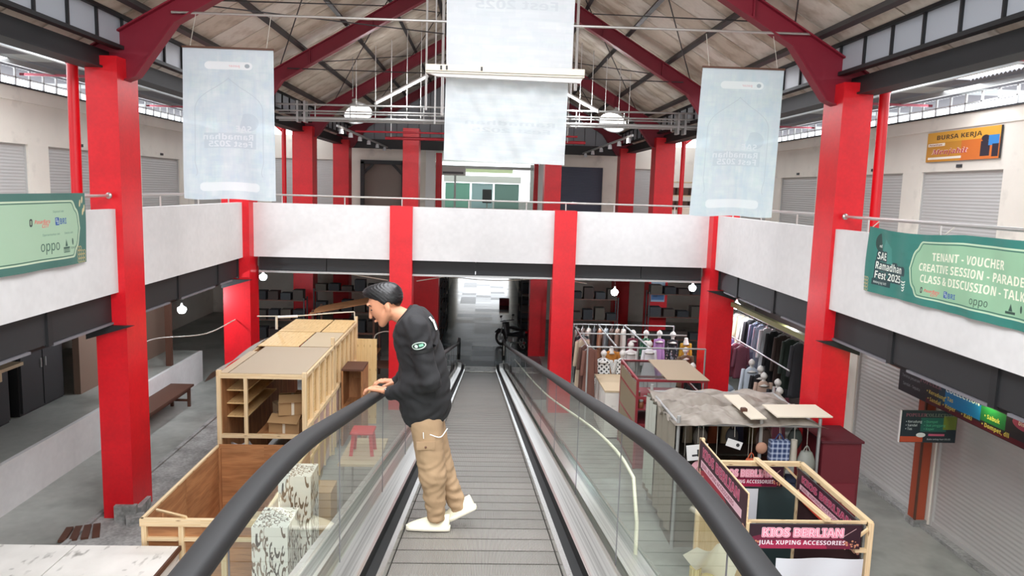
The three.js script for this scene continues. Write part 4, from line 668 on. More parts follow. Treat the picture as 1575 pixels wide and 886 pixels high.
// wooden kiosk frame with stud wall
{
  const k = thing('kiosk_frame', 'tall unfinished pine kiosk frame with boarded roof', 'kiosk', [-3.97, 0, -13.4]);
  const W = 0.77, D = -5.5, H = 2.42;
  const post = (x, z, h = H, w = 0.075) => mesh('post', b2(x - w / 2, x + w / 2, 0, h, z - w / 2, z + w / 2), M.pine, k);
  post(-W, 0, 2.5); post(W, 0, 2.48); post(-0.29, 0, 2.4, 0.06); post(-W, D, H); post(W, D, 2.58); post(W, -2.55, 2.62, 0.07); post(-W, -2.7);
  mesh('front_beam', b2(-W, W, H - 0.06, H + 0.02, -0.03, 0.035), M.pine, k); mesh('front_rail', b2(-W, W, 1.24, 1.31, -0.03, 0.035), M.pine, k); mesh('front_rail', b2(-W, W, 0.08, 0.15, -0.03, 0.035), M.pine, k);
  mesh('back_beam', b2(-W, W, H - 0.06, H + 0.02, D - 0.03, D + 0.03), M.pine, k);
  mesh('top_plate', b2(W - 0.035, W + 0.035, H - 0.05, H + 0.02, D, 0), M.pine, k); mesh('top_plate', b2(-W - 0.035, -W + 0.035, H - 0.05, H, D, 0), M.pine, k);
  mesh('side_rail', b2(W - 0.035, W + 0.045, 1.38, 1.46, D, 0), M.pine, k); mesh('side_rail', b2(W - 0.03, W + 0.03, 0.7, 0.76, D, 0), M.pine, k);
  for (let i = 1; i < 10; i++) mesh('stud', b2(W - 0.035, W + 0.035, 0.1, H, -i * 0.55 - 0.022, -i * 0.55 + 0.022), M.pine, k);
  for (let i = 0; i < 4; i++) mesh('wall_board', b2(W - 0.055, W - 0.04, 1.4, H, D * (i + 1) / 4 + 0.02, D * i / 4 - 0.02), M.plyPale, k);
  mesh('lower_pane', b2(W - 0.01, W, 0.1, 1.38, D, -0.05), std('#c9a9a4', 0.3), k);
  for (let i = 0; i < 4; i++) mesh('wall_board', b2(-W + 0.03, -W + 0.045, 0.1, H, D * (i + 1) / 4 + 0.01, D * i / 4 - 0.01), M.ply, k);
  const rm = [std('#b9a992', 0.8), std('#c6b296', 0.8), M.plyPale, std('#c4b294', 0.75), M.plyPale, M.plyPale];
  [[-0.6, W, 0, -2.3], [-W, -0.6, 0, -1.8], [-W, 0.1, -2.32, -3.9], [0.12, W, -2.32, -3.9], [-W, 0.2, -3.92, -5.55], [0.22, W, -3.92, -5.55]].forEach(([a, b, c, d], i) => mesh('roof_board', b2(a + 0.01, b - 0.01, H + 0.02 + 0.004 * i, H + 0.035 + 0.004 * i, d, c), rm[i], k));
  mesh('roof_sheet', sheet(8, 12, (u, v) => [-W - 0.34 * u, H + 0.03 - 0.24 * u * u + 0.03 * Math.sin(v * 9 + u * 3), -0.2 - v * 3.0]), std('#a39a90', 0.8), k).userData.label = 'grey sheet sagging off the roof edge';
  for (const y of [1.55, 1.8, 2.05]) mesh('shelf', b2(-W + 0.05, -0.34, y, y + 0.02, -2.2, -0.25), M.plyPale, k);
  mesh('inner_counter', b2(-0.25, W - 0.07, 1.12, 1.16, -3.6, -0.4), M.ply, k);
  const cb = (label, w, h, d, x, y, z, ry, m) => { const o = thing('cardboard_box', label, 'box', [x, y, z], ry); mesh('carton', b2(-w / 2, w / 2, 0, h, -d / 2, d / 2), m, o); mesh('flap', bx(w * 0.98, 0.008, d * 0.5, 0, h + 0.02, d * 0.45, 0, 0.5), m, o); mesh('flap', bx(w * 0.98, 0.008, d * 0.45, 0, h + 0.015, -d * 0.42, 0, -0.35), m, o); mesh('tape', b2(-0.025, 0.025, 0.0, h + 0.003, -d / 2 - 0.003, d / 2 + 0.003), M.cream, o); };
  cb('large brown cardboard box stacked on top inside the pine kiosk', 0.52, 0.3, 0.45, -3.62, 1.5, -14.2, 0.25, M.card);
  cb('crushed brown cardboard box lowest in the pine kiosk pile', 0.6, 0.26, 0.5, -3.68, 1.16, -14.15, -0.15, M.card);
  cb('small open cardboard box beside the pile in the pine kiosk', 0.34, 0.3, 0.34, -3.98, 1.16, -14.9, 0.6, M.cardPale);
  tag(mesh('plastic_sheet', sheet(10, 8, (u, v) => [-4.62 + 0.5 * u, 0.02 + 1.05 * v + 0.03 * Math.sin(u * 12), -13.6 + 0.07 * Math.sin(u * 9 + v * 6)]), M.plastic), 'crumpled clear plastic sheet behind the pine kiosk front', 'plastic sheet');
  // a lamp arm on the roof
  const arm = thing('lamp_arm', 'white conduit lamp arm fixed on the pine kiosk roof', 'lamp arm', [-4.4, 2.46, -17.6]);
  mesh('arm', tube([[-0.9, 0.3, 0], [0, 0.33, 0], [0.9, 0.42, 0], [1.38, 0.46, 0]], 0.014, 20, 6), M.cream, arm); mesh('hook', bar([1.38, 0.46, 0], [1.39, 0.24, 0], 0.012), M.cream, arm); mesh('stand', bar([-0.45, 0, 0], [-0.45, 0.32, 0], 0.03), M.cream, arm); mesh('lamp_tube', bar([-0.4, 0.3, 0.04], [0.05, 0.33, 0.04], 0.03, 0.03, 10), M.whitePaint, arm);
  // boards and crate behind it
  const pb = thing('leaning_plywood', 'pale plywood panel standing beside the pine kiosk end', 'panel', [-2.82, 0, -18.2]); mesh('board', bx(0.5, 2.15, 0.03, 0, 1.07, 0, 0, -0.02), M.plyPale, pb); mesh('batten', bx(0.06, 2.1, 0.05, -0.2, 1.05, -0.04, 0, -0.02), M.pine, pb);
  const cr = thing('cupboard', 'brown open cupboard between the pine kiosk and plywood panel', 'cupboard', [-2.88, 0, -16.9]); mesh('side', b2(-0.24, -0.2, 0, 1.75, -0.4, 0.4), M.ply, cr); mesh('side', b2(0.2, 0.24, 0, 1.75, -0.4, 0.4), M.ply, cr); mesh('top', b2(-0.24, 0.24, 1.75, 1.79, -0.4, 0.4), M.brownWood, cr); mesh('shelf', b2(-0.2, 0.2, 0.9, 0.93, -0.4, 0.4), M.ply, cr); mesh('back', b2(-0.2, 0.2, 0, 1.75, -0.4, -0.37), M.ply, cr);
}
// open plywood box
{
  const o = thing('plywood_enclosure', 'open-topped plywood enclosure with pine front frame', 'enclosure', [-3.77, 0, -11.33]);
  const W = 0.8, D = 1.48, H = 1.3;
  mesh('side_panel', b2(-W, -W + 0.018, 0.02, H - 0.02, -D, -0.01), M.ply, o); mesh('side_panel', b2(-W, -W + 0.018, 0.02, H - 0.02, 0.01, D), M.ply, o);
  mesh('side_panel', b2(W - 0.018, W, 0.02, H - 0.02, -D, -0.01), M.ply, o); mesh('side_panel', b2(W - 0.018, W, 0.02, H - 0.02, 0.01, D), M.ply, o);
  mesh('back_panel', b2(-W + 0.02, W - 0.02, 0.02, H + 0.02, -D, -D + 0.018), M.ply, o); mesh('front_panel', b2(-W + 0.02, W - 0.02, 0.02, H - 0.06, D - 0.06, D - 0.045), M.ply, o);
  mesh('edge_batten', b2(-W - 0.025, -W + 0.02, H - 0.03, H, -D, D), M.pine, o); mesh('edge_batten', b2(W - 0.02, W + 0.025, H - 0.03, H, -D, D), M.pine, o);
  mesh('front_beam', b2(-W - 0.02, W + 0.02, H - 0.1, H, D - 0.045, D + 0.02), M.pine, o); mesh('front_rail', b2(-W, W, 0.98, 1.03, D - 0.045, D), M.pine, o); mesh('front_rail', b2(-W, W, 0.08, 0.14, D - 0.045, D), M.pine, o);
  for (const x of [-W + 0.03, -0.27, 0.3, W - 0.03]) mesh('post', b2(x - 0.035, x + 0.035, 0, H - 0.1, D - 0.045, D + 0.01), M.pine, o);
  mesh('corner_batten', b2(-W + 0.02, -W + 0.06, 0.02, H - 0.04, -D + 0.02, -D + 0.06), M.ply, o);
  mesh('base_board', b2(-W, W, 0, 0.02, -D, D), M.ply, o);
  mesh('loose_batten', stick([-0.7, H + 0.015, D - 0.25], [-0.2, H + 0.02, D - 0.02], 0.04, 0.025), M.pine, o);
  mesh('diagonal_brace', stick([-W + 0.04, 0.3, -0.4], [-W + 0.04, 1.1, 0.9], 0.03, 0.08), M.ply, o);
  const t = thing('tool_bag', 'orange and black tool bag on a board inside the plywood enclosure', 'tool bag', [-3.05, 0.86, -10.75]); mesh('bag', rb(0.4, 0.12, 0.28, 0.04, 0, 0.06, 0), M.black, t); mesh('lid', rb(0.36, 0.07, 0.24, 0.03, 0.03, 0.15, 0), std('#d8753d', 0.6), t);
  tag(mesh('work_board', [b2(-3.4, -2.99, 0.82, 0.86, -11.1, -9.95)], M.cardPale), 'pale board laid across the plywood enclosure corner', 'board');
  const c = thing('display_counter', 'white-topped counter in two sections beside the plywood enclosure', 'counter', [-5.4, 0, -8.9]);
  mesh('top_board', b2(-1.5, -0.01, 0.93, 0.96, -0.85, 0.9), M.whiteBoard, c); mesh('top_board', b2(0.01, 1.38, 0.93, 0.96, -0.85, 0.9), M.whiteBoard, c);
  mesh('end_panel', b2(1.34, 1.37, 0.02, 0.93, -0.83, 0.88), M.whiteBoard, c); mesh('back_panel', b2(-1.5, 1.36, 0.02, 0.93, -0.84, -0.81), M.whiteBoard, c); mesh('edge_strip', b2(1.365, 1.395, 0.9, 0.965, -0.86, 0.9), M.brownWood, c); mesh('plinth', b2(-1.48, 1.34, 0, 0.1, -0.8, 0.85), M.black, c);
  for (let k = 0; k < 4; k++) { const p = mesh('plank', bx(0.11, 0.04, 0.5, 0, 0.02 + 0.012 + 0.001 * k, 0), M.brownWood); p.position.set(-6.78 + k * 0.14, 0, -11.95 - k * 0.05); p.rotation.y = 0.25 + 0.06 * k; tag(p, 'short brown plank lying on the floor beside the red column', 'plank', 'short planks by the column foot'); }
  const bub = canvasTex(256, 256, (g, w, h) => { g.fillStyle = '#ece9e2'; g.fillRect(0, 0, w, h); for (let i = 0; i < 90; i++) { g.strokeStyle = ['#5a4638', '#8b7767', '#3c332d'][i % 3]; g.lineWidth = rnd(3, 9); g.beginPath(); const x = rnd(0, w), y = rnd(0, h); g.arc(x, y, rnd(8, 22), rnd(0, 3), rnd(3, 6)); g.stroke(); } });
  const bm = std('#ffffff', 0.5, { map: bub });
  const pbx = (label, w, h, d, x, y, z) => { const q = thing('patterned_box', label, 'box', [x, y, z]); mesh('body', new THREE.BoxGeometry(w, h, d).translate(0, h / 2, 0), bm, q); mesh('base_strip', b2(-w / 2 - 0.005, w / 2 + 0.005, 0, 0.05, -d / 2 - 0.005, d / 2 + 0.005), M.brownWood, q); };
  pbx('tall white box with brown swirl pattern beside the walkway glass', 0.45, 1.6, 0.6, -2.6, 0, -9.3);
  pbx('white box with brown swirl pattern behind the tall one', 0.45, 1.85, 0.5, -2.55, 0, -10.3);
  tag(mesh('brown_carton', rb(0.5, 1.2, 0.5, 0.01, -2.5, 0.6, -11.3), M.card), 'plain brown carton in a row behind the swirl boxes', 'box');
  const st = thing('plastic_stool', 'red plastic stool on a pale table by the walkway', 'stool', [-2.1, 1.06, -13.2]);
  mesh('seat', rb(0.42, 0.06, 0.42, 0.025, 0, 0.42, 0), std('#d3202a', 0.35), st); for (const a of [-1, 1]) for (const b of [-1, 1]) mesh('leg', stick([a * 0.19, 0, b * 0.19], [a * 0.15, 0.41, b * 0.15], 0.06, 0.03), std('#c81e28', 0.35), st);
  const tb = thing('work_table', 'pale folding table holding the red plastic stool', 'table', [-2.1, 0, -13.3]); mesh('table_top', b2(-0.35, 0.35, 1.02, 1.06, -0.7, 0.7), M.cardPale, tb); for (const a of [-1, 1]) for (const b of [-1, 1]) mesh('leg', stick([a * 0.32, 0, b * 0.6], [a * 0.28, 1.02, b * 0.5], 0.035), M.galv, tb);
}

// ---------------------------------------------------------------- ground floor, the side with the stalls
{
  // roller shutters and the wall above them
  struct('wall_right', [b2(8.22, 8.4, 2.86, 3.72, -16, 3), b2(8.22, 8.4, 0, 2.86, -16, -15.65), b2(8.22, 8.4, 0, 2.86, -13.0, -12.65), b2(8.22, 8.4, 0, 2.86, -9.15, -8.95), b2(8.22, 8.4, 0, 2.86, -5.5, 3)], M.beige, 'ground floor wall over the big roller shutters', 'wall');
  rollerShutter('door_21', 'wide grey ground floor roller shutter beside the tall red column', [8.3, 0.06, -14.32], -Math.PI / 2, 2.6, 2.8, M.shutter);
  rollerShutter('door_22', 'wide grey ground floor roller shutter past the rust red post', [8.3, 0.06, -10.9], -Math.PI / 2, 3.4, 2.8, M.shutter);
  rollerShutter('door_23', 'grey ground floor roller shutter beside the wide one', [8.3, 0.06, -7.25], -Math.PI / 2, 3.4, 2.8, M.shutter);
  struct('trim_3', b2(8.1, 8.3, 0, 0.06, -16, 3), M.rough, 'worn cement sill under the roller shutters', 'sill');
  const post = struct('trim_4', [b2(8.02, 8.2, 0.1, 2.6, -12.95, -12.72)], M.rustWood, 'rust red boxed post between the roller shutters', 'post'); mesh('foot', b2(7.98, 8.24, 0, 0.12, -13.0, -12.68), M.rough, post); mesh('edge', b2(8.0, 8.03, 0.1, 2.6, -12.74, -12.7), M.brownWood, post);
  const s1 = canvasTex(2048, 224, (c, w, h) => {
    c.fillStyle = '#23252c'; c.fillRect(0, 0, w, h); c.fillStyle = '#123c52'; c.fillRect(560, 0, 300, h); c.fillStyle = '#1577b8'; c.fillRect(640, 50, 420, 120); c.fillStyle = '#1f6d3c'; c.fillRect(1060, 40, 260, 120); c.fillStyle = '#561523'; c.fillRect(400, 184, 1200, 40);
    c.fillStyle = '#8f5a68'; c.font = 'bold 60px serif'; c.fillText('POPULER', 300, 70); c.strokeStyle = '#eef4f6'; c.lineWidth = 9; c.fillStyle = '#eef4f6'; c.font = 'bold 66px sans-serif'; c.fillText('COLLECTION', 640, 62);
    c.fillStyle = '#9aa0a8'; c.font = '36px sans-serif'; c.fillText('Terima pesanan', 40, 90); c.fillText('Sandal - Sepatu', 60, 160); c.fillStyle = '#d9c25c'; c.font = 'bold 46px sans-serif'; for (const [t, x, y] of [['• Tas', 640, 130], ['• Kerudung', 400, 140], ['• Sandal', 420, 200], ['• Koper', 620, 196], ['• Kaki', 850, 200], ['• Dompet, dll', 1080, 200], ['• Sabuk', 1100, 130]]) c.fillText(t, x, y);
    c.fillStyle = '#a3405a'; c.beginPath(); c.ellipse(1500, 60, 120, 46, 0, 0, 7); c.fill(); c.fillStyle = '#f0d9c8'; c.font = 'bold 38px sans-serif'; c.fillText('Diskon', 1436, 74); c.fillStyle = '#cfc6c2'; c.font = 'bold 130px sans-serif'; c.fillText('SALE', 1560, 190);
  });
  const ls = thing('shop_sign', 'long dark shop sign with blue and green panel above the shutters', 'sign', [7.9, 2.38, -11.2]);
  mesh('case', b2(0, 0.1, 0, 0.48, -2.25, 2.25), M.black, ls); mesh('printed_face', sheet(1, 1, (u, v) => [-0.004, 0.01 + v * 0.46, -2.24 + u * 4.48]), std('#ffffff', 0.4, { map: s1 }), ls); for (const z of [-2, 0, 2]) mesh('bracket', b2(0.08, 0.34, 0.4, 0.46, z - 0.02, z + 0.02), M.black, ls);
  const s2 = canvasTex(512, 288, (c, w, h) => { c.fillStyle = '#1f2a33'; c.fillRect(0, 0, w, h); c.fillStyle = '#1f5a53'; c.fillRect(180, 60, 240, 130); c.fillStyle = '#6d7a2e'; c.fillRect(390, 40, 122, 130); c.fillStyle = '#8a5060'; c.font = 'bold 40px serif'; c.fillText('POPULER', 36, 50); c.fillStyle = '#6f776c'; c.fillText('COLLECTION', 220, 50, 270); c.fillStyle = '#d5dce0'; c.font = '30px sans-serif'; ['• Kerudung', '• Sandal', '• Tas'].forEach((t, i) => c.fillText(t, 40, 108 + i * 34)); c.fillStyle = '#57b28c'; ['• Dompet', '• Ikat pinggang', '• Koper'].forEach((t, i) => c.fillText(t, 210, 108 + i * 34)); c.fillStyle = '#b5492c'; c.fillRect(0, 236, 210, 52); c.fillStyle = '#d9dde0'; c.beginPath(); c.ellipse(190, 222, 44, 22, 0, 0, 7); c.fill(); c.fillStyle = '#c05a78'; c.fillRect(260, 210, 150, 20); c.fillStyle = '#c9ced2'; c.font = '22px sans-serif'; c.fillText('Buka setiap hari 09.00', 250, 268); });
  const bd = thing('hanging_sign', 'dark rectangular shop board hung square to the shutters', 'sign', [7.64, 1.83, -12.0]);
  mesh('board', b2(-0.49, 0.49, 0, 0.56, -0.03, 0), M.black, bd); mesh('printed_face', sheet(1, 1, (u, v) => [-0.48 + 0.96 * u, 0.01 + 0.54 * v, 0.004]), std('#ffffff', 0.4, { map: s2 }), bd); mesh('edge', b2(-0.5, -0.49, 0, 0.56, -0.03, 0.01), M.whitePaint, bd); for (const x of [0.3, 0.36]) mesh('hanger', bar([x, 0.56, -0.01], [x, 0.62, -0.01], 0.008), M.galv, bd);
  const gl = thing('sign_lamp', 'small yellow-green lamp above the long shop sign', 'lamp', [7.86, 2.9, -10.9]); mesh('shade', rb(0.12, 0.07, 0.5, 0.03, 0, 0.05, 0), glow('#e6f2a0', 1.1), gl); mesh('arm', bar([0, 0.05, 0], [0.365, 0.08, 0], 0.012), M.galv, gl);
  { const p = new THREE.PointLight('#eaf5b0', 0.8); p.position.set(7.74, 2.9, -10.9); p.castShadow = true; scene.add(p); }
}
// garments: a lofted body of cloth with folds
function garmentGeo(w, len, flare, sleeve = 0.18, seedv = 0) {
  const body = loft(14, 22, (t, a) => {
    const wt = t < 0.06 ? 0.3 + t * 9 : t < 0.3 ? 0.84 - (t - 0.06) * 0.6 : 0.7 + (t - 0.3) * flare, dz = 0.055 + 0.05 * t * flare;
    const fold = 1 + 0.12 * t * Math.sin(a * 7 + seedv + t * 2);
    return [w / 2 * wt * Math.cos(a) * fold, -len * t, dz * Math.sin(a) * fold];
  });
  if (!sleeve) return [body];
  return [body, ...[-1, 1].map((s) => loft(6, 10, (t, a) => [s * (w * 0.4 + w * 0.14 * t) + 0.05 * Math.cos(a), -0.04 - len * sleeve * t * 1.6, 0.045 * Math.sin(a)]))];
}
const gcache = new Map();
function garment(label, [x, y, z], turn, color, w, len, flare = 0.4, sleeve = 0.25, group, map) {
  const g = thing('hanging_garment', label, 'garment', [x, y, z], turn, group);
  const k = [w, len, flare, sleeve].join(); if (!gcache.has(k)) gcache.set(k, merge(garmentGeo(w, len, flare, sleeve, len * 7)));
  mesh('cloth', gcache.get(k).clone(), map ? std('#ffffff', 0.9, { map }) : std(color, 0.9), g);
  mesh('hanger', [tube([[-w * 0.36, -0.03, 0], [0, 0.04, 0], [w * 0.36, -0.03, 0]], 0.008, 10, 5), tube([[0, 0.04, 0], [0.03, 0.09, 0], [0, 0.12, 0], [-0.02, 0.1, 0]], 0.005, 8, 4)], M.galv, g);
  return g;
}
function mannequin(label, [x, y, z], turn, color, w, len, flare, map, headless) {
  const m = thing('mannequin', label, 'mannequin', [x, 0, z], turn);
  const top = y - 0.22;
  mesh('bust', headless ? [loft(6, 14, (t, a) => { const r = 0.05 + 0.06 * t * t; return [r * Math.cos(a), y - 0.1 - 0.2 * t, r * 0.8 * Math.sin(a)]; })] : [loft(14, 14, (t, a) => { const r = t < 0.5 ? 0.083 * Math.pow(Math.sin(Math.PI * Math.min(0.88, t / 0.5 * 0.86 + 0.04)), 0.7) : 0.045 + 0.1 * Math.pow(Math.max(0, t - 0.68) / 0.32, 2); return [r * Math.cos(a), y - 0.34 * t, r * (t < 0.5 ? 1.1 : 0.8) * Math.sin(a)]; })], M.mannequin, m);
  mesh('garment', garmentGeo(w, len, flare, 0.3, x * 9).map((g) => g.translate(0, top, 0)), map ? std('#ffffff', 0.9, { map }) : std(color, 0.9), m);
  mesh('stand', [bar([0, 0, 0], [0, top - len * 0.6, 0], 0.018), bar([0, 0, 0], [0, 0.02, 0], 0.16, 0.14, 16)], M.galv, m);
}
const checkT = canvasTex(128, 128, (c, w, h) => { c.fillStyle = '#e9e9e6'; c.fillRect(0, 0, w, h); c.fillStyle = '#202124'; for (let i = 0; i < 8; i++) for (let j = 0; j < 8; j++) if ((i + j) % 2) { c.beginPath(); c.moveTo(i * 16 + 8, j * 16); c.lineTo(i * 16 + 16, j * 16 + 8); c.lineTo(i * 16 + 8, j * 16 + 16); c.lineTo(i * 16, j * 16 + 8); c.fill(); } });
checkT.wrapS = checkT.wrapT = THREE.RepeatWrapping; checkT.repeat.set(2, 1.5);
const dotT = canvasTex(128, 128, (c, w, h) => { c.fillStyle = '#2a2a30'; c.fillRect(0, 0, w, h); for (let i = 0; i < 26; i++) { c.fillStyle = ['#c9b9b0', '#8c8f9a', '#b58f97'][i % 3]; c.beginPath(); c.arc(rnd(0, w), rnd(0, h), rnd(3, 6), 0, 7); c.fill(); } });
const floralT = canvasTex(128, 128, (c, w, h) => { c.fillStyle = '#2f5a48'; c.fillRect(0, 0, w, h); for (let i = 0; i < 40; i++) { c.fillStyle = ['#d9e6d8', '#7fb08a', '#1d2a26'][i % 3]; c.beginPath(); c.ellipse(rnd(0, w), rnd(0, h), rnd(4, 10), rnd(3, 6), rnd(0, 3), 0, 7); c.fill(); } });
{
  const r = thing('clothes_rack', 'grey pipe clothes rack frame beside the far red column', 'rack', [3.6, 0, -19.8]);
  for (const [x0, x1] of [[-0.95, -0.95], [-0.22, -0.22], [0.55, 0.6]]) mesh('top_rail', bar([x0, 2.1, -1.4], [x1, 2.1, 1.75], 0.022), M.galv, r);
  for (const z of [-1.4, 0, 1.75]) mesh('cross_rail', bar([-0.95, 2.1, z], [2.0, 2.1, z], 0.02), M.galv, r);
  for (const [x, z] of [[-0.95, -1.4], [-0.95, 1.75], [2.0, -1.4], [2.0, 1.75], [0.3, 1.75]]) mesh('upright', bar([x, 0, z], [x, 2.1, z], 0.022), M.galv, r);
  const rackG = [['long beige dress hanging at the rack end beside the red column', 2.66, 2.06, -19.15, '#b9a68f', 0.42, 1.35], ['dark brown dress hanging next to the beige one', 2.7, 2.0, -18.7, '#5b4038', 0.42, 1.2], ['brown patterned tunic on the rack', 2.74, 2.0, -18.3, '#7a5348', 0.42, 1.3], ['dusty pink long tunic on the rack', 2.74, 2.0, -19.6, '#a98078', 0.4, 1.2], ['black long tunic on the rack', 2.76, 2.0, -20.05, '#27282b', 0.42, 1.3]];
  for (const [l, x, y, z, c, w, len] of rackG) garment(l, [x, y, z], 0.5, c, w, len, 0.35, 0.3, 'clothes on the pipe rack');
  const cols = ['#9a8f88', '#6d5a52', '#c3b4aa', '#4d4a4c', '#b07d63', '#8b8f92', '#5d4740', '#a58a7c', '#d0c6bc'];
  const words = ['grey', 'dull brown', 'pale cream', 'charcoal', 'tan', 'silver grey', 'chocolate', 'taupe', 'ivory'];
  cols.forEach((c, i) => garment(words[i] + ' blouse in the packed row at the back of the pipe rack', [2.75 + i * 0.17, 2.0, -21.1], 1.2, c, 0.42, 0.85, 0.25, 0.35, 'packed row on the pipe rack'));
  mannequin('mannequin in a black and white checked shirt beside the white counter', [3.25, 1.78, -19.2], -0.3, '#fff', 0.5, 0.75, 0.3, checkT);
  mannequin('mannequin in a rust orange top behind the checked shirt', [3.5, 1.92, -19.5], 0.1, '#b9772e', 0.46, 0.7, 0.3, null, true);
  mannequin('second mannequin in black and white check beside the red display frame', [3.72, 1.82, -19.05], 0.2, '#fff', 0.44, 0.75, 0.3, checkT);
  mannequin('mannequin in a white blouse over a pink skirt', [3.98, 2.0, -19.3], 0, '#e2dcda', 0.32, 0.6, 0.25);
  mannequin('mannequin in a white frilled veil and dress', [4.48, 2.04, -19.3], 0, '#e6e4e8', 0.36, 0.85, 0.6);
  mannequin('mannequin in a maroon dress at the back row', [4.25, 2.12, -20.4], 0, '#6c2b3c', 0.24, 1.0, 0.3);
  mannequin('mannequin in a green floral dress', [4.62, 2.12, -20.4], 0, '#fff', 0.24, 1.0, 0.3, floralT);
  mannequin('mannequin in a lilac dress', [5.0, 2.12, -20.4], 0, '#b286bd', 0.25, 1.2, 0.25);
  mannequin('mannequin in a black dotted dress', [5.38, 2.1, -20.4], 0, '#fff', 0.25, 1.1, 0.3, dotT);
  mannequin('mannequin in a mustard tunic', [5.76, 2.02, -20.4], 0, '#b58a2a', 0.28, 0.8, 0.3, null, true);
  mannequin('mannequin in a brown camouflage shirt and cream shawl', [5.6, 1.78, -19.8], 0.3, '#6d5845', 0.5, 0.9, 0.3);
  mannequin('mannequin in a long black gown beside the red corner column', [5.5, 1.6, -18.7], 0, '#232326', 0.42, 1.2, 0.5);
  const ct = thing('display_counter', 'white cabinet counter below the checked mannequin', 'counter', [3.34, 0, -18.1]);
  mesh('body', b2(-0.33, 0.33, 0.04, 1.16, -0.8, 0.8), M.whiteBoard, ct); mesh('top', b2(-0.35, 0.35, 1.16, 1.2, -0.83, 0.83), M.cardPale, ct); mesh('plinth', b2(-0.31, 0.31, 0, 0.05, -0.78, 0.78), M.black, ct);
}
// red glazed display frame with a hardboard lid
{
  const d = thing('display_case', 'red framed glass display case with a hardboard lid', 'display case', [4.1, 0, -16.3]);
  const X = 0.74, Z = 0.92, H = 1.98, rm = std('#8f2f36', 0.5);
  for (const x of [-X, X]) for (const z of [-Z, Z]) mesh('post', b2(x - 0.025, x + 0.025, 0, H, z - 0.025, z + 0.025), rm, d);
  for (const y of [H, 1.6, 1.0]) for (const z of [-Z, Z]) mesh('rail', b2(-X, X, y - 0.05, y, z - 0.022, z + 0.022), rm, d);
  for (const y of [H, 1.6, 1.0]) for (const x of [-X, X]) mesh('rail', b2(x - 0.022, x + 0.022, y - 0.05, y, -Z, Z), rm, d);
  mesh('lid', b2(-0.12, X + 0.05, H + 0.002, H + 0.014, -Z - 0.03, Z + 0.05), std('#a8957c', 0.75), d); mesh('glass_top', b2(-X, -0.12, H - 0.012, H - 0.006, -Z, Z), M.clear, d); mesh('base', b2(-X, X, 0, 0.95, -Z, Z), std('#7b2630', 0.6), d);
  mesh('side_board', b2(-X - 0.02, -X - 0.005, 0.1, H - 0.1, -Z, Z), std('#8a7c64', 0.8), d); mesh('shelf', b2(-X, X, 1.3, 1.32, -Z, Z), rm, d);
  for (let i = 0; i < 16; i++) { const x = 3.48 + (i % 8) * 0.17, z = i < 8 ? -15.5 : -15.85, h = 0.14 + 0.05 * (i % 3); const j = thing('trinket_jar', ['brown', 'red', 'dark', 'pale'][i % 4] + ' trinket jar on the red display case shelf', 'jar', [x, 1.32, z], 0, 'trinket jars in the red display case'); mesh('jar', lathe([[0, 0], [0.055, 0], [0.06, h * 0.6], [0.04, h], [0, h]], 10), std(['#8a5a3c', '#a33a3f', '#5c4638', '#b3a38c'][i % 4], 0.5), j); mesh('lid', bar([0, h, 0], [0, h + 0.03, 0], 0.045, 0.045, 10), M.galv, j); }
}
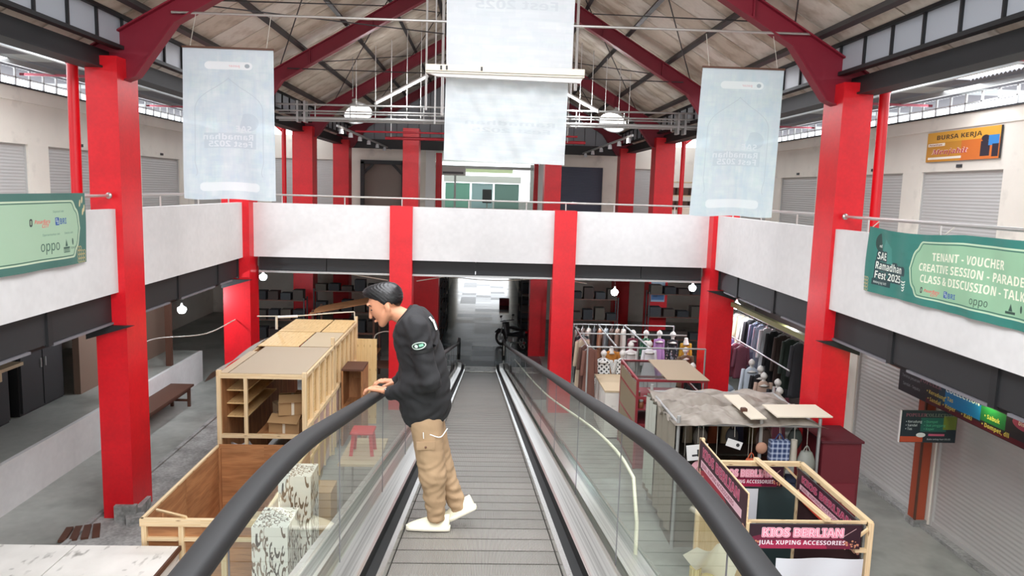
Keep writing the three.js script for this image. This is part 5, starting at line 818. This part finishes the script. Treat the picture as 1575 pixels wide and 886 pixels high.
// stall with a sagging tarpaulin roof
{
  const s = thing('market_stall', 'market stall with a crumpled grey tarpaulin roof', 'stall', [4.46, 0, -12.75]);
  const X = 1.18, Z = 1.0;
  for (const [x, z] of [[-X, Z], [X, Z], [-X, -Z], [X, -Z], [0.2, Z]]) mesh('post', bar([x, 0, z], [x, 2.3, z], 0.03), M.galv, s);
  for (const z of [-Z, Z]) mesh('roof_pole', bar([-X, 2.16, z], [X, 2.16, z], 0.025), M.galv, s); for (const x of [-X, X]) mesh('roof_pole', bar([x, 2.16, -Z], [x, 2.16, Z], 0.025), M.galv, s);
  mesh('tarpaulin', sheet(70, 54, (u, v) => { const x = -X - 0.08 + u * (2 * X + 0.16), z = Z + 0.12 - v * (2 * Z + 0.2), n = fbm(u * 0.99, v * 0.99, 6, 3) - 0.5; return [x, 2.19 + (0.42 * n + 0.16 * Math.abs(fbm(u * 0.9 + 0.3, v * 0.9, 14, 2) - 0.5)) * Math.sin(Math.PI * Math.min(1, 0.06 + v)) + 0.03 * Math.sin(u * 23 + v * 9) * v, z + 0.05 * Math.sin(u * 14)]; }), M.tarp, s);
  mesh('side_curtain', sheet(20, 10, (u, v) => [-X - 0.05 + 0.03 * Math.sin(u * 30), 2.14 - 1.9 * v, Z - u * 2 * Z]), std('#8d8678', 0.85), s);
  mesh('side_curtain', sheet(10, 10, (u, v) => [-X - 0.09 + 0.03 * Math.sin(u * 20), 2.1 - 1.7 * v, -Z * 0.2 - u * 0.8]), std('#b9bbb0', 0.85), s);
  mesh('back_curtain', sheet(30, 6, (u, v) => [-X + u * 2 * X, 2.1 - 2.0 * v, -Z + 0.03 * Math.sin(u * 40)]), std('#7d766a', 0.9), s);
  mesh('counter', b2(-X, X, 0, 0.95, 0.15, Z - 0.05), std('#67665a', 0.8), s); mesh('shelf', b2(-X, X, 1.2, 1.23, -Z, -0.2), std('#4d4a42', 0.8), s);
  for (const [a, b, c, d, l] of [[4.36, 4.68, -12.62, -11.72, 0.3], ]) { const w = mesh('foam_board', bx(0.28, 0.02, 1.05, 4.5, 2.36, -12.15, 0.12, 0.1), M.cream); tag(w, 'white foam board lying on the tarpaulin roof', 'board'); }
  tag(mesh('foam_board', bx(0.95, 0.02, 0.6, 5.32, 2.36, -11.95, 0.05, 0.05), M.cream), 'wide cream foam board at the tarpaulin roof corner', 'board');
  tag(mesh('foam_scrap', rb(0.1, 0.08, 0.1, 0.02, 4.42, 2.36, -11.95), M.brownWood), 'small brown block on the tarpaulin roof', 'block');
  // hanging goods along the front pole
  const hang = (x, y, l, name, label, cat, build) => { const g = thing(name, label, cat, [x, y, l || -11.68]); mesh('string', bar([0, 0, 0], [0, 2.16 - y, -0.02], 0.004, 0.004, 4), M.wire, g); build(g); };
  const bag = (w, h, d, m) => (g) => { mesh('bag', loft(8, 14, (t, a) => { const r = 0.35 + 0.65 * Math.sin(Math.PI * (0.12 + 0.8 * t)); return [w / 2 * r * Math.cos(a), -h * t, d / 2 * r * Math.sin(a)]; }), m, g); mesh('handle', tube([[-w * 0.25, -0.03, 0], [0, 0.1, 0], [w * 0.25, -0.03, 0]], 0.01, 10, 5), m, g); };
  hang(3.6, 1.86, 0, 'price_card', 'large white price card with grey figures tilted on the stall', 'card', (g) => { mesh('card', bx(0.36, 0.26, 0.012, 0, -0.15, 0, 0, 0, 0.12), M.whitePaint, g); mesh('mark', [bx(0.05, 0.12, 0.004, 0.02, -0.16, 0.008, 0, 0, 0.12), bx(0.12, 0.03, 0.004, -0.03, -0.2, 0.008, 0, 0, 0.12)], M.black, g); });
  hang(3.68, 1.52, 0, 'straw_hat', 'round dusty pink hat below the large price card', 'hat', (g) => { mesh('brim', lathe([[0, 0], [0.18, -0.01], [0.19, 0.01], [0.1, 0.03]], 22).rotateX(1.3).translate(0, -0.14, 0), std('#c8969e', 0.8), g); mesh('crown', ball(0.1, 0, -0.14, 0.03, 1, 1, 0.8), std('#bf8a93', 0.8), g); });
  hang(4.2, 1.98, 0, 'price_card', 'small white price card with a black dot on the stall', 'card', (g) => { mesh('card', bx(0.26, 0.13, 0.012, 0, -0.12, 0, 0, 0, -0.3), M.whitePaint, g); mesh('mark', bar([0.06, -0.135, 0.004], [0.06, -0.135, 0.012], 0.03, 0.03, 12), M.black, g); });
  hang(4.5, 1.62, 0, 'handbag', 'orange pointed bag hanging from the stall front', 'bag', bag(0.26, 0.38, 0.14, std('#bf5a3a', 0.7)));
  hang(4.66, 1.9, 0, 'round_pouch', 'round peach pouch hanging from the stall front', 'pouch', (g) => mesh('pouch', ball(0.1, 0, -0.1, 0, 1, 1, 0.5), std('#b88a72', 0.7), g));
  hang(4.95, 1.95, 0, 'plaid_bag', 'blue and white plaid bag hanging from the stall front', 'bag', (g) => { const pt = canvasTex(64, 64, (c) => { c.fillStyle = '#2b3c66'; c.fillRect(0, 0, 64, 64); c.fillStyle = '#cdd6e6'; for (let i = 0; i < 4; i++) { c.globalAlpha = 0.6; c.fillRect(i * 16 + 4, 0, 6, 64); c.fillRect(0, i * 16 + 4, 64, 6); } }); mesh('bag', new THREE.BoxGeometry(0.32, 0.34, 0.12).translate(0, -0.18, 0), std('#ffffff', 0.8, { map: pt }), g); mesh('handle', tube([[-0.08, -0.02, 0], [0, 0.1, 0], [0.08, -0.02, 0]], 0.012, 10, 5), std('#2b3c66', 0.8), g); });
  hang(5.2, 1.95, 0, 'cloth_roll', 'pale rolled cloth hanging beside the plaid bag', 'cloth', (g) => mesh('roll', bar([0, -0.4, 0], [0, 0, 0], 0.06, 0.05, 12), std('#b9b2a4', 0.8), g));
  hang(5.42, 1.75, 0, 'net_bag', 'net bag of small grey bottles hanging at the red stall corner', 'bag', bag(0.3, 0.44, 0.26, std('#8d8f88', 0.6)));
  const darkC = ['#3f3a36', '#55504a', '#6b5a4d', '#2f2f31', '#4a4f48', '#5d4a42', '#7a7468', '#39403c'], dw = ['dark brown', 'grey', 'tan', 'black', 'olive', 'chestnut', 'stone', 'green-black'];
  for (let i = 0; i < 8; i++) hang(3.45 + i * 0.27, i % 2 ? 2.02 : 1.45, i % 2 ? -11.98 : -11.9, 'handbag', dw[i] + ' bag hanging in the ' + (i % 2 ? 'upper' : 'lower') + ' row of the stall front', 'bag', bag(0.22 + 0.03 * (i % 3), 0.28 + 0.04 * (i % 3), 0.14, std(darkC[i], 0.75)));
  const bw = ['olive', 'grey', 'mauve', 'brown', 'black', 'cream', 'teal', 'rust', 'sand', 'navy'], bc = ['#6b6a4a', '#83827e', '#8d6f7c', '#6e5443', '#2c2c2f', '#cfc6b2', '#4c7470', '#a0583c', '#b5a482', '#343c55'];
  for (let i = 0; i < 10; i++) { const q = thing('folded_bundle', bw[i] + ' cloth bundle stacked on the stall counter', 'bundle', [3.5 + i * 0.21, 0.95, -12.25 + 0.06 * (i % 2)], 0.2 * (i % 3) - 0.2, 'bundles on the stall counter'); for (let k = 0; k < 2 + i % 3; k++) mesh('fold', rb(0.18, 0.09, 0.26, 0.03, 0.004 * k, 0.045 + k * 0.092, 0.01 * (k % 2)), std(bc[i], 0.85), q); }
  for (let i = 0; i < 9; i++) { const q = thing('hanging_scarf', bw[(i + 3) % 10] + ' scarf hanging at the back of the stall', 'scarf', [3.45 + i * 0.25, 2.1, -13.55], 0, 'scarves at the back of the stall'); mesh('cloth', loft(8, 10, (t, a) => [(0.05 + 0.05 * t) * Math.cos(a) * (1 + 0.15 * Math.sin(3 * a + i)), -0.9 * t, 0.03 * Math.sin(a)]), std(bc[(i + 3) % 10], 0.9), q); mesh('loop', bar([0, 0, 0], [0, 0.06, 0], 0.006), M.wire, q); }
  const rc = thing('red_cabinet', 'dark red stall cabinet beside the tall red column', 'cabinet', [6.05, 0, -12.1]); mesh('body', b2(-0.35, 0.3, 0.03, 1.9, -0.4, 0.4), std('#6d1f2a', 0.6), rc); mesh('top', b2(-0.38, 0.33, 1.9, 1.94, -0.43, 0.43), std('#58202a', 0.6), rc); mesh('door', b2(-0.3, 0.25, 0.15, 1.2, 0.4, 0.42), std('#7b2632', 0.6), rc); mesh('plinth', b2(-0.33, 0.28, 0, 0.04, -0.38, 0.38), M.black, rc);
}
// accessory kiosk with pink lettered signs
{
  const front = canvasTex(1024, 256, (c, w, h) => {
    const g = () => { c.fillStyle = '#2c1220'; c.fillRect(0, 0, w, h); c.fillStyle = '#6e1736'; c.beginPath(); c.ellipse(420, 230, 520, 150, 0, 0, 7); c.fill(); c.fillStyle = '#a3244a'; c.beginPath(); c.ellipse(400, 250, 320, 90, 0, 0, 7); c.fill(); };
    g(); c.lineJoin = 'round'; c.font = 'bold 118px sans-serif'; c.lineWidth = 22; c.strokeStyle = '#f4d3dd'; c.strokeText('KIOS BERLIAN', 110, 128, 760); c.lineWidth = 10; c.strokeStyle = '#e0265e'; c.strokeText('KIOS BERLIAN', 110, 128, 760); c.fillStyle = '#f6c9d6'; c.fillText('KIOS BERLIAN', 110, 128, 760);
    c.font = 'bold 62px sans-serif'; c.fillStyle = '#f3e9ee'; c.fillText('JUAL XUPING ACCESSORIES', 90, 214, 800); c.fillStyle = '#c98b6a'; for (let i = 0; i < 30; i++) { c.beginPath(); c.arc(i < 14 ? rnd(0, 90) : rnd(880, 1010), rnd(170, 240), rnd(5, 12), 0, 7); c.fill(); } c.strokeStyle = '#c9a6a6'; c.lineWidth = 6; c.beginPath(); c.moveTo(860, 130); c.lineTo(980, 40); c.stroke();
  });
  const side = canvasTex(1024, 384, (c, w, h) => {
    c.fillStyle = '#3a1626'; c.fillRect(0, 0, w, h); c.fillStyle = '#9c1f35'; c.beginPath(); c.ellipse(360, 380, 380, 170, 0, 0, 7); c.fill(); c.fillStyle = '#d8452f'; c.beginPath(); c.ellipse(300, 390, 170, 70, 0, 0, 7); c.fill();
    c.font = 'bold 120px sans-serif'; c.lineJoin = 'round'; c.lineWidth = 12; c.strokeStyle = '#d98ca4'; c.strokeText('KIOS BERLIAN', 80, 130, 840); c.fillStyle = '#a3264e'; c.fillText('KIOS BERLIAN', 80, 130, 840); c.fillStyle = '#e6bcc8'; c.fillRect(60, 170, 880, 70); c.fillStyle = '#8a2a48'; c.font = 'bold 54px sans-serif'; c.fillText('JUAL XUPING ACCESSORIES', 90, 224, 820);
    c.fillStyle = '#d9a58c'; for (let i = 0; i < 60; i++) { c.beginPath(); c.arc(i < 20 ? rnd(0, 160) : rnd(620, 1010), rnd(270, 384), rnd(8, 20), 0, 7); c.fill(); }
  });
  const k = thing('accessory_kiosk', 'timber framed accessory kiosk with pink lettered signs', 'kiosk', [3.82, 0, -8.95]);
  const X = 0.71, Z = 0.95, H = 2.22, sm = (t) => std('#ffffff', 0.4, { map: t });
  for (const [x, z, h] of [[-X, Z, 2.2], [X, Z, H], [-X, -Z, 2.55], [X, -Z, H]]) mesh('post', b2(x - 0.03, x + 0.03, 0, h, z - 0.03, z + 0.03), M.pine, k);
  mesh('top_rail', b2(-X, X, H - 0.05, H + 0.01, -Z - 0.03, -Z + 0.03), M.pine, k); mesh('top_rail', b2(X - 0.03, X + 0.035, H - 0.05, H + 0.01, -Z, Z), M.pine, k); mesh('top_rail', b2(-X, X, H - 0.03, H, Z - 0.05, Z - 0.02), M.pine, k); mesh('mid_rail', b2(0.55, X, 1.86, 1.9, Z - 0.03, Z + 0.02), M.pine, k);
  mesh('roof_batten', stick([0.08, H + 0.03, -Z - 0.05], [0.2, H + 0.03, Z + 0.02], 0.07, 0.04), M.pine, k); mesh('corner_brace', stick([0.42, 1.9, Z], [X, 2.16, Z], 0.03, 0.025), M.pine, k); mesh('corner_brace', stick([0.45, H - 0.02, -Z], [X, 1.95, -Z], 0.03, 0.025), M.pine, k);
  const fs = mesh('sign_panel', b2(-X, 0.58, 1.92, 2.21, Z + 0.03, Z + 0.05), M.black, k); mesh('lettering', sheet(1, 1, (u, v) => [-X + u * (0.58 + X), 1.92 + v * 0.29, Z + 0.053]), sm(front), fs);
  const ss = mesh('sign_panel', b2(-X - 0.03, -X - 0.012, 1.95, 2.55, -Z, Z), M.pine, k); mesh('lettering', sheet(1, 1, (u, v) => [-X - 0.034, 1.96 + v * 0.58, -Z + u * 2 * Z]), sm(side), ss);
  const bs = mesh('sign_panel', b2(-0.55, 0.45, 1.88, 2.17, -Z + 0.03, -Z + 0.045), M.black, k); mesh('lettering', sheet(1, 1, (u, v) => [-0.55 + u, 1.88 + v * 0.29, -Z + 0.048]), sm(front), bs);
  const rs = mesh('sign_panel', b2(X - 0.06, X - 0.045, 1.75, 2.16, -Z + 0.05, Z - 0.05), M.black, k); mesh('lettering', sheet(1, 1, (u, v) => [X - 0.064, 1.75 + v * 0.4, Z - 0.05 - (1 - u) * (2 * Z - 0.1)]), sm(side), rs);
  mesh('front_sheet', sheet(14, 10, (u, v) => [-0.38 + u * 1.02, 1.8 - 1.5 * v, Z + 0.045 + 0.015 * Math.sin(u * 9 + v * 4)]), M.plastic, k).userData.label = 'pale grey plastic sheet';
  mesh('back_sheet', sheet(8, 8, (u, v) => [-0.5 + u * 0.6, 1.86 - 0.9 * v, -Z + 0.07 + 0.01 * Math.sin(u * 9)]), M.plastic, k);
  mesh('side_board', b2(-X + 0.02, -X + 0.035, 0.05, 1.95, -Z + 0.05, Z - 0.05), M.plyPale, k); mesh('side_board', b2(X - 0.02, X, 0.05, 1.72, -Z + 0.05, Z - 0.05), std('#3b2226', 0.6), k); mesh('back_board', b2(-0.6, X - 0.05, 0.05, 1.86, -Z, -Z + 0.015), std('#2f3f40', 0.6), k); mesh('front_board', b2(-X, X, 0.05, 1.55, Z - 0.04, Z), std('#4a2a30', 0.6), k); mesh('counter', b2(-X + 0.05, X - 0.05, 0.95, 0.98, 0.3, Z - 0.06), M.ply, k);
  const mt = canvasTex(128, 128, (c) => { c.fillStyle = '#cdbb7c'; c.fillRect(0, 0, 128, 128); for (let i = 0; i < 128; i += 4) { c.fillStyle = ['#b8a35c', '#e0d29a', '#97833f'][i / 4 % 3]; c.fillRect(i, 0, 2, 128); } });
  const ro = thing('straw_mats', 'bundle of yellow straw mats standing beside the accessory kiosk', 'mats', [2.72, 0, -8.1]); for (let i = 0; i < 4; i++) mesh('rolled_mat', flat(new THREE.CylinderGeometry(0.07, 0.07, 1.6 - 0.05 * i, 12).translate(-0.16 + i * 0.12, 0.8 - 0.025 * i, (i % 2) * 0.1)), std('#ffffff', 0.8, { map: mt }), ro);
  tag(mesh('cream_cloth', sheet(12, 10, (u, v) => [2.5 + 0.5 * u - 0.1 * v, 1.95 - 0.5 * v * (0.4 + u), -7.9 + 0.1 * Math.sin(u * 8) - 0.2 * v]), M.cream), 'cream cloth draped over the straw mats', 'cloth');
  tag(mesh('pink_board', bx(0.02, 1.35, 0.5, 2.42, 0.68, -7.9, 0.2), std('#c79aa0', 0.6)), 'pink board standing by the straw mats', 'board');
}
// clothes shop between the columns
{
  struct('trim_6', b2(8.08, 8.2, 2.7, 2.9, -15.7, -13), std('#b8703c', 0.6), 'orange wooden lintel over the roller shutter by the red column', 'lintel');
  const tw = thing('twin_lamp', 'pair of tiny bright lamps under the parapet by the clothes shop', 'lamp', [6.7, 3.36, -15.5]); for (const q of [-0.09, 0.09]) mesh('bulb', ball(0.035, 0, 0, q), glow('#ffffff', 8), tw); mesh('bar', b2(-0.02, 0.02, 0.03, 0.06, -0.15, 0.15), M.galv, tw); { const p = new THREE.PointLight('#ffffff', 1.2); p.position.set(6.7, 3.28, -15.5); p.castShadow = true; scene.add(p); }
  struct('wall_right', b2(9.0, 9.1, 0, 3.72, -24, -16), std('#463c38', 0.85), 'brown back wall of the clothes shop', 'wall');
  struct('trim_5', b2(6.5, 6.62, 3.05, 3.16, -19.05, -14), std('#8b8a5e', 0.6), 'olive metal valance over the clothes shop', 'valance');
  const rk = thing('wall_rack', 'dark pipe rail system in the clothes shop', 'rack', [7.5, 0, -19]);
  for (const [x, y] of [[0, 2.62], [-0.58, 2.06]]) mesh('rail', bar([x, y, -3], [x, y, 2.9], 0.018), M.galv, rk); for (const z of [-3, 0, 2.9]) mesh('upright', bar([0, 0, z], [0, 2.75, z], 0.02), M.galv, rk);
  const up = [['white and brown striped tunic', -21.3, '#d6cfc4', 1.0], ['cream cardigan', -20.95, '#cfc4a8', 0.95], ['white long shirt', -20.6, '#dcdad6', 1.0], ['black cape', -20.2, '#222225', 1.2], ['slate blue dress', -19.75, '#6a7488', 1.25], ['grey blue tunic', -19.4, '#7f8796', 1.2], ['white robe', -19.0, '#cfd0d4', 1.3], ['black gown', -18.55, '#1f2022', 1.5], ['dark brown gown', -18.0, '#3a2d28', 1.5], ['dark green gown', -17.5, '#2b352e', 1.4], ['charcoal coat', -17.0, '#35353a', 1.3]];
  for (const [n, z, c, l] of up) garment(n + ' on the upper rail of the clothes shop', [7.5, 2.5, z], 0.35, c, 0.5, l, 0.3, 0.35, 'upper rail of the clothes shop');
  const lo = [['white and red blouse', -21.0, '#c9d0d0', 0.8], ['lilac tunic', -20.4, '#7d6a92', 0.9], ['dusty rose tunic', -19.6, '#8d5364', 0.9], ['wine red tunic', -19.2, '#6c3a48', 0.85]];
  for (const [n, z, c, l] of lo) garment(n + ' on the lower rail of the clothes shop', [6.92, 1.95, z], 0.35, c, 0.48, l, 0.3, 0.35, 'lower rail of the clothes shop');
  mannequin('mannequin in a long pale blue robe in the clothes shop', [7.0, 1.75, -18.6], 0, '#c3cdd8', 0.52, 1.5, 0.5);
  mannequin('mannequin in a black robe in the clothes shop', [7.05, 1.7, -18.1], 0, '#1e1e21', 0.52, 1.5, 0.5);
  mannequin('mannequin in a beige robe in the clothes shop', [6.95, 1.65, -17.6], 0, '#c2a594', 0.46, 1.4, 0.3);
  mannequin('mannequin in a black coat in the clothes shop', [7.1, 1.62, -17.1], 0, '#232327', 0.52, 1.4, 0.4);
  mannequin('mannequin in a wine robe with pale shawl in the clothes shop', [6.95, 1.55, -16.6], 0, '#5a2734', 0.48, 1.3, 0.3);
  for (let i = 0; i < 3; i++) { const b = thing('goods_sack', ['pale sack under the clothes rails', 'blue-grey sack under the clothes rails', 'white sack under the clothes rails'][i], 'sack', [6.9 + 0.1 * i, 0, -21.2 + i * 0.7]); mesh('sack', loft(8, 14, (t, a) => { const r = 0.22 * (0.7 + 0.5 * Math.sin(Math.PI * t)) * (t > 0.9 ? 0.5 : 1); return [r * Math.cos(a) * (1 + 0.08 * Math.sin(3 * a)), 0.6 * t, r * Math.sin(a)]; }), std(['#a9b0b0', '#7d8a94', '#c3c6c4'][i], 0.8), b); mesh('tie', bar([0, 0.56, 0], [0, 0.6, 0], 0.09, 0.09, 10), M.wire, b); }
}

// ---------------------------------------------------------------- under the far gallery: dim stalls, corridor, motorbike
{
  const shelfUnit = (label, [x, z], turn, w, h, items) => {
    const s = thing('goods_shelf', label, 'shelf', [x, 0, z], turn);
    for (const a of [-1, 1]) for (const b of [-1, 1]) mesh('upright', b2(a * w / 2 - 0.02, a * w / 2 + 0.02, 0, h, b * 0.22 - 0.02, b * 0.22 + 0.02), M.black, s);
    for (let i = 0; i < 4; i++) { const y = 0.15 + i * (h - 0.25) / 3; const sh = mesh('shelf_board', b2(-w / 2, w / 2, y, y + 0.03, -0.24, 0.24), M.brownWood, s); for (let j = 0; j < items; j++) { const hh = rnd(0.15, 0.42), ww = w / items * 0.8; mesh('packed_goods', b2(-w / 2 + (j + 0.1) * w / items, -w / 2 + (j + 0.1) * w / items + ww, y + 0.03, y + 0.03 + hh, -0.18, 0.2), std(['#34373a', '#403a35', '#2c2f32', '#4a453d', '#27292c', '#3b302c'][(i * 3 + j) % 6], 0.8), sh); } }
  };
  shelfUnit('dark goods shelf along the corridor behind the man, next to the red column', [-1.75, -28], Math.PI / 2, 2.2, 2.4, 5);
  shelfUnit('dark goods shelf along the corridor behind the man, further in', [-1.72, -31.5], Math.PI / 2, 2.2, 2.4, 5);
  shelfUnit('dark goods shelf along the corridor behind the motorbike', [1.85, -31.5], -Math.PI / 2, 2.4, 2.5, 5);
  shelfUnit('dim goods shelf behind the pine kiosk, near the corner bulb', [-6.8, -24.5], 0, 2.0, 2.2, 5);
  shelfUnit('dim goods shelf behind the lamp arm', [-4.6, -25.5], 0, 2.2, 2.4, 5);
  shelfUnit('dim goods shelf behind the mannequins', [3.6, -25.0], 0, 2.0, 2.4, 5);
  shelfUnit('dim goods shelf behind the clothes shop', [6.9, -25.2], 0, 2.4, 2.6, 5);
  const st = thing('timber_stall', 'dim brown timber stall frame behind the pine kiosk', 'stall', [-4.1, 0, -22.6]);
  for (const x of [-0.9, 0.9]) for (const z of [-0.6, 0.6]) mesh('post', b2(x - 0.03, x + 0.03, 0, 2.2, z - 0.03, z + 0.03), M.brownWood, st); mesh('table_top', b2(-0.95, 0.95, 0.8, 0.84, -0.65, 0.65), M.ply, st); mesh('roof_board', bx(2.0, 0.03, 1.4, 0, 2.3, 0, 0, 0, 0.2), M.ply, st); mesh('front_rail', b2(-0.9, 0.9, 1.5, 1.55, 0.58, 0.62), M.brownWood, st);
  const tb = thing('low_table', 'dark low table behind the man by the red column', 'table', [-2.9, 0, -21.4]); mesh('table_top', b2(-0.55, 0.55, 0.72, 0.77, -0.4, 0.4), M.brownWood, tb); for (const a of [-1, 1]) for (const b of [-1, 1]) mesh('leg', b2(a * 0.48 - 0.03, a * 0.48 + 0.03, 0, 0.72, b * 0.33 - 0.03, b * 0.33 + 0.03), M.brownWood, tb);
  const rb2 = thing('metal_rack', 'thin pale pipe frame standing on the dark table', 'frame', [-2.75, 0.77, -21.4]); mesh('frame', tube([[-0.3, 0, 0], [-0.3, 0.85, 0], [0.25, 0.9, 0], [0.28, 0, 0]], 0.014, 40, 6), M.cream, rb2);
  const cw = thing('cable_run', 'pale cables sagging under the far beam', 'cable', [0, 3.6, -19.82]); mesh('cable', tube([[-2.4, -0.1, 0], [-1.6, -0.02, 0], [0.4, -0.12, 0], [1.9, -0.02, 0], [2.8, -0.14, 0]], 0.012, 40, 5), M.wire, cw); mesh('cable', tube([[-3.6, -0.02, 0.05], [-2.5, -0.18, 0.05]], 0.014, 10, 5), M.wire, cw); mesh('cable', tube([[-1.75, -0.18, 0.05], [-1.0, -0.04, 0.05]], 0.014, 10, 5), M.wire, cw);
  const poster = canvasTex(128, 256, (c, w, h) => { c.fillStyle = '#9fb8d0'; c.fillRect(0, 0, w, h); c.fillStyle = '#4b76ab'; c.fillRect(6, 150, 116, 90); c.fillStyle = '#dfe8f0'; c.font = 'bold 22px sans-serif'; c.fillText('PROMO', 22, 40); for (let i = 0; i < 6; i++) { c.fillRect(14, 60 + i * 14, 90, 6); } c.fillStyle = '#3f5f8a'; c.fillRect(20, 170, 40, 50); });
  const po = mesh('poster', b2(6.0, 6.5, 2.1, 3.2, -26.115, -26.1), M.whitePaint); tag(po, 'pale blue poster fixed on a dim red column', 'poster'); mesh('print', sheet(1, 1, (u, v) => [6.0 + 0.5 * u, 2.1 + 1.1 * v, -26.098]), std('#ffffff', 0.5, { map: poster }), po);
  tag(mesh('red_crate', rb(0.5, 0.35, 0.4, 0.02, 1.15, 0.18, -38), std('#a8323a', 0.6)), 'red crate standing far down the tiled corridor', 'crate');
  // motorbike
  const m = thing('motorbike', 'dark motorbike parked at the edge of the tiled corridor', 'motorbike', [1.15, 0.01, -27.4], -2.45);
  const dk = std('#26282b', 0.4), ty = std('#1a1a1b', 0.85);
  for (const z of [0.62, -0.62]) { const w = mesh('wheel', flat(new THREE.TorusGeometry(0.25, 0.055, 10, 26).rotateY(Math.PI / 2).translate(0, 0.305, z)), ty, m); mesh('rim', flat(new THREE.TorusGeometry(0.2, 0.018, 6, 24).rotateY(Math.PI / 2).translate(0, 0.305, z)), M.chrome, w); mesh('hub', bar([-0.05, 0.305, z], [0.05, 0.305, z], 0.06, 0.06, 14), M.galv, w); for (let i = 0; i < 5; i++) { const a = i * 1.257; mesh('spoke', bar([0, 0.305, z], [0, 0.305 + 0.2 * Math.cos(a), z + 0.2 * Math.sin(a)], 0.012), M.galv, w); } }
  for (const x of [-0.08, 0.08]) mesh('fork', bar([x, 0.305, 0.62], [x, 0.95, 0.4], 0.022), M.galv, m);
  mesh('handlebar', tube([[-0.34, 1.02, 0.28], [-0.12, 1.0, 0.38], [0.12, 1.0, 0.38], [0.34, 1.02, 0.28]], 0.016, 16, 8), M.black, m); mesh('headlight', ball(0.1, 0, 0.92, 0.47, 1.1, 0.9, 0.7), M.plastic, m);
  mesh('front_shield', loft(8, 14, (t, a) => [(0.16 - 0.06 * t) * Math.cos(a), 0.95 - 0.6 * t, 0.36 - 0.14 * t + 0.07 * Math.sin(a)]), dk, m); mesh('front_fender', extr([[0.3, 0.5], [0.52, 0.66], [0.72, 0.66], [0.92, 0.5], [0.9, 0.46], [0.7, 0.6], [0.52, 0.6], [0.34, 0.45]], 0.12).rotateY(-Math.PI / 2).translate(0.06, 0, 0), dk, m);
  mesh('body', loft(10, 14, (t, a) => [(0.1 + 0.07 * Math.sin(Math.PI * t)) * Math.cos(a), 0.5 + 0.2 * t + 0.13 * Math.sin(a) * (0.6 + 0.4 * t), 0.18 - 0.95 * t]), dk, m); mesh('seat', rb(0.24, 0.1, 0.72, 0.04, 0, 0.8, -0.3), M.rubber, m); mesh('engine', rb(0.24, 0.22, 0.34, 0.04, 0, 0.36, -0.05), M.galv, m); mesh('exhaust', bar([0.13, 0.26, -0.1], [0.16, 0.38, -0.85], 0.035, 0.05, 10), M.chrome, m); mesh('tail_light', rb(0.12, 0.08, 0.05, 0.02, 0, 0.74, -0.78), std('#b3222a', 0.3), m); mesh('stand', stick([0.1, 0.3, -0.1], [0.22, 0.0, -0.16], 0.025), M.galv, m);
  for (const s of [-1, 1]) { mesh('mirror', [ball(0.055, s * 0.3, 1.2, 0.3, 1.2, 0.8, 0.3)], M.black, m); mesh('mirror_stem', bar([s * 0.26, 1.02, 0.32], [s * 0.3, 1.17, 0.3], 0.008), M.black, m); }
}
// goods rack on the far gallery
{
  const s = thing('gallery_rack', 'pale timber rack with brown boxes on the far upper gallery', 'rack', [8.2, FL, -31]);
  for (const a of [-1, 1]) for (const z of [-0.3, 0.3]) mesh('post', b2(a * 0.9 - 0.03, a * 0.9 + 0.03, 0, 2.5, z - 0.03, z + 0.03), M.pine, s); for (const y of [0.6, 1.3, 1.9, 2.45]) mesh('shelf', b2(-0.9, 0.9, y, y + 0.04, -0.33, 0.33), M.pine, s); for (let i = 0; i < 6; i++) mesh('stored_box', b2(-0.8 + (i % 3) * 0.55, -0.35 + (i % 3) * 0.55, i < 3 ? 1.34 : 1.94, i < 3 ? 1.7 : 2.25, -0.2, 0.2), M.brownWood, s);
  tag(mesh('white_carton', rb(0.9, 1.5, 0.6, 0.02, 7.5, FL + 0.75, -26.9), M.cream), 'cream cabinet behind the far railing', 'cabinet');
}

renderer.render(scene, camera);
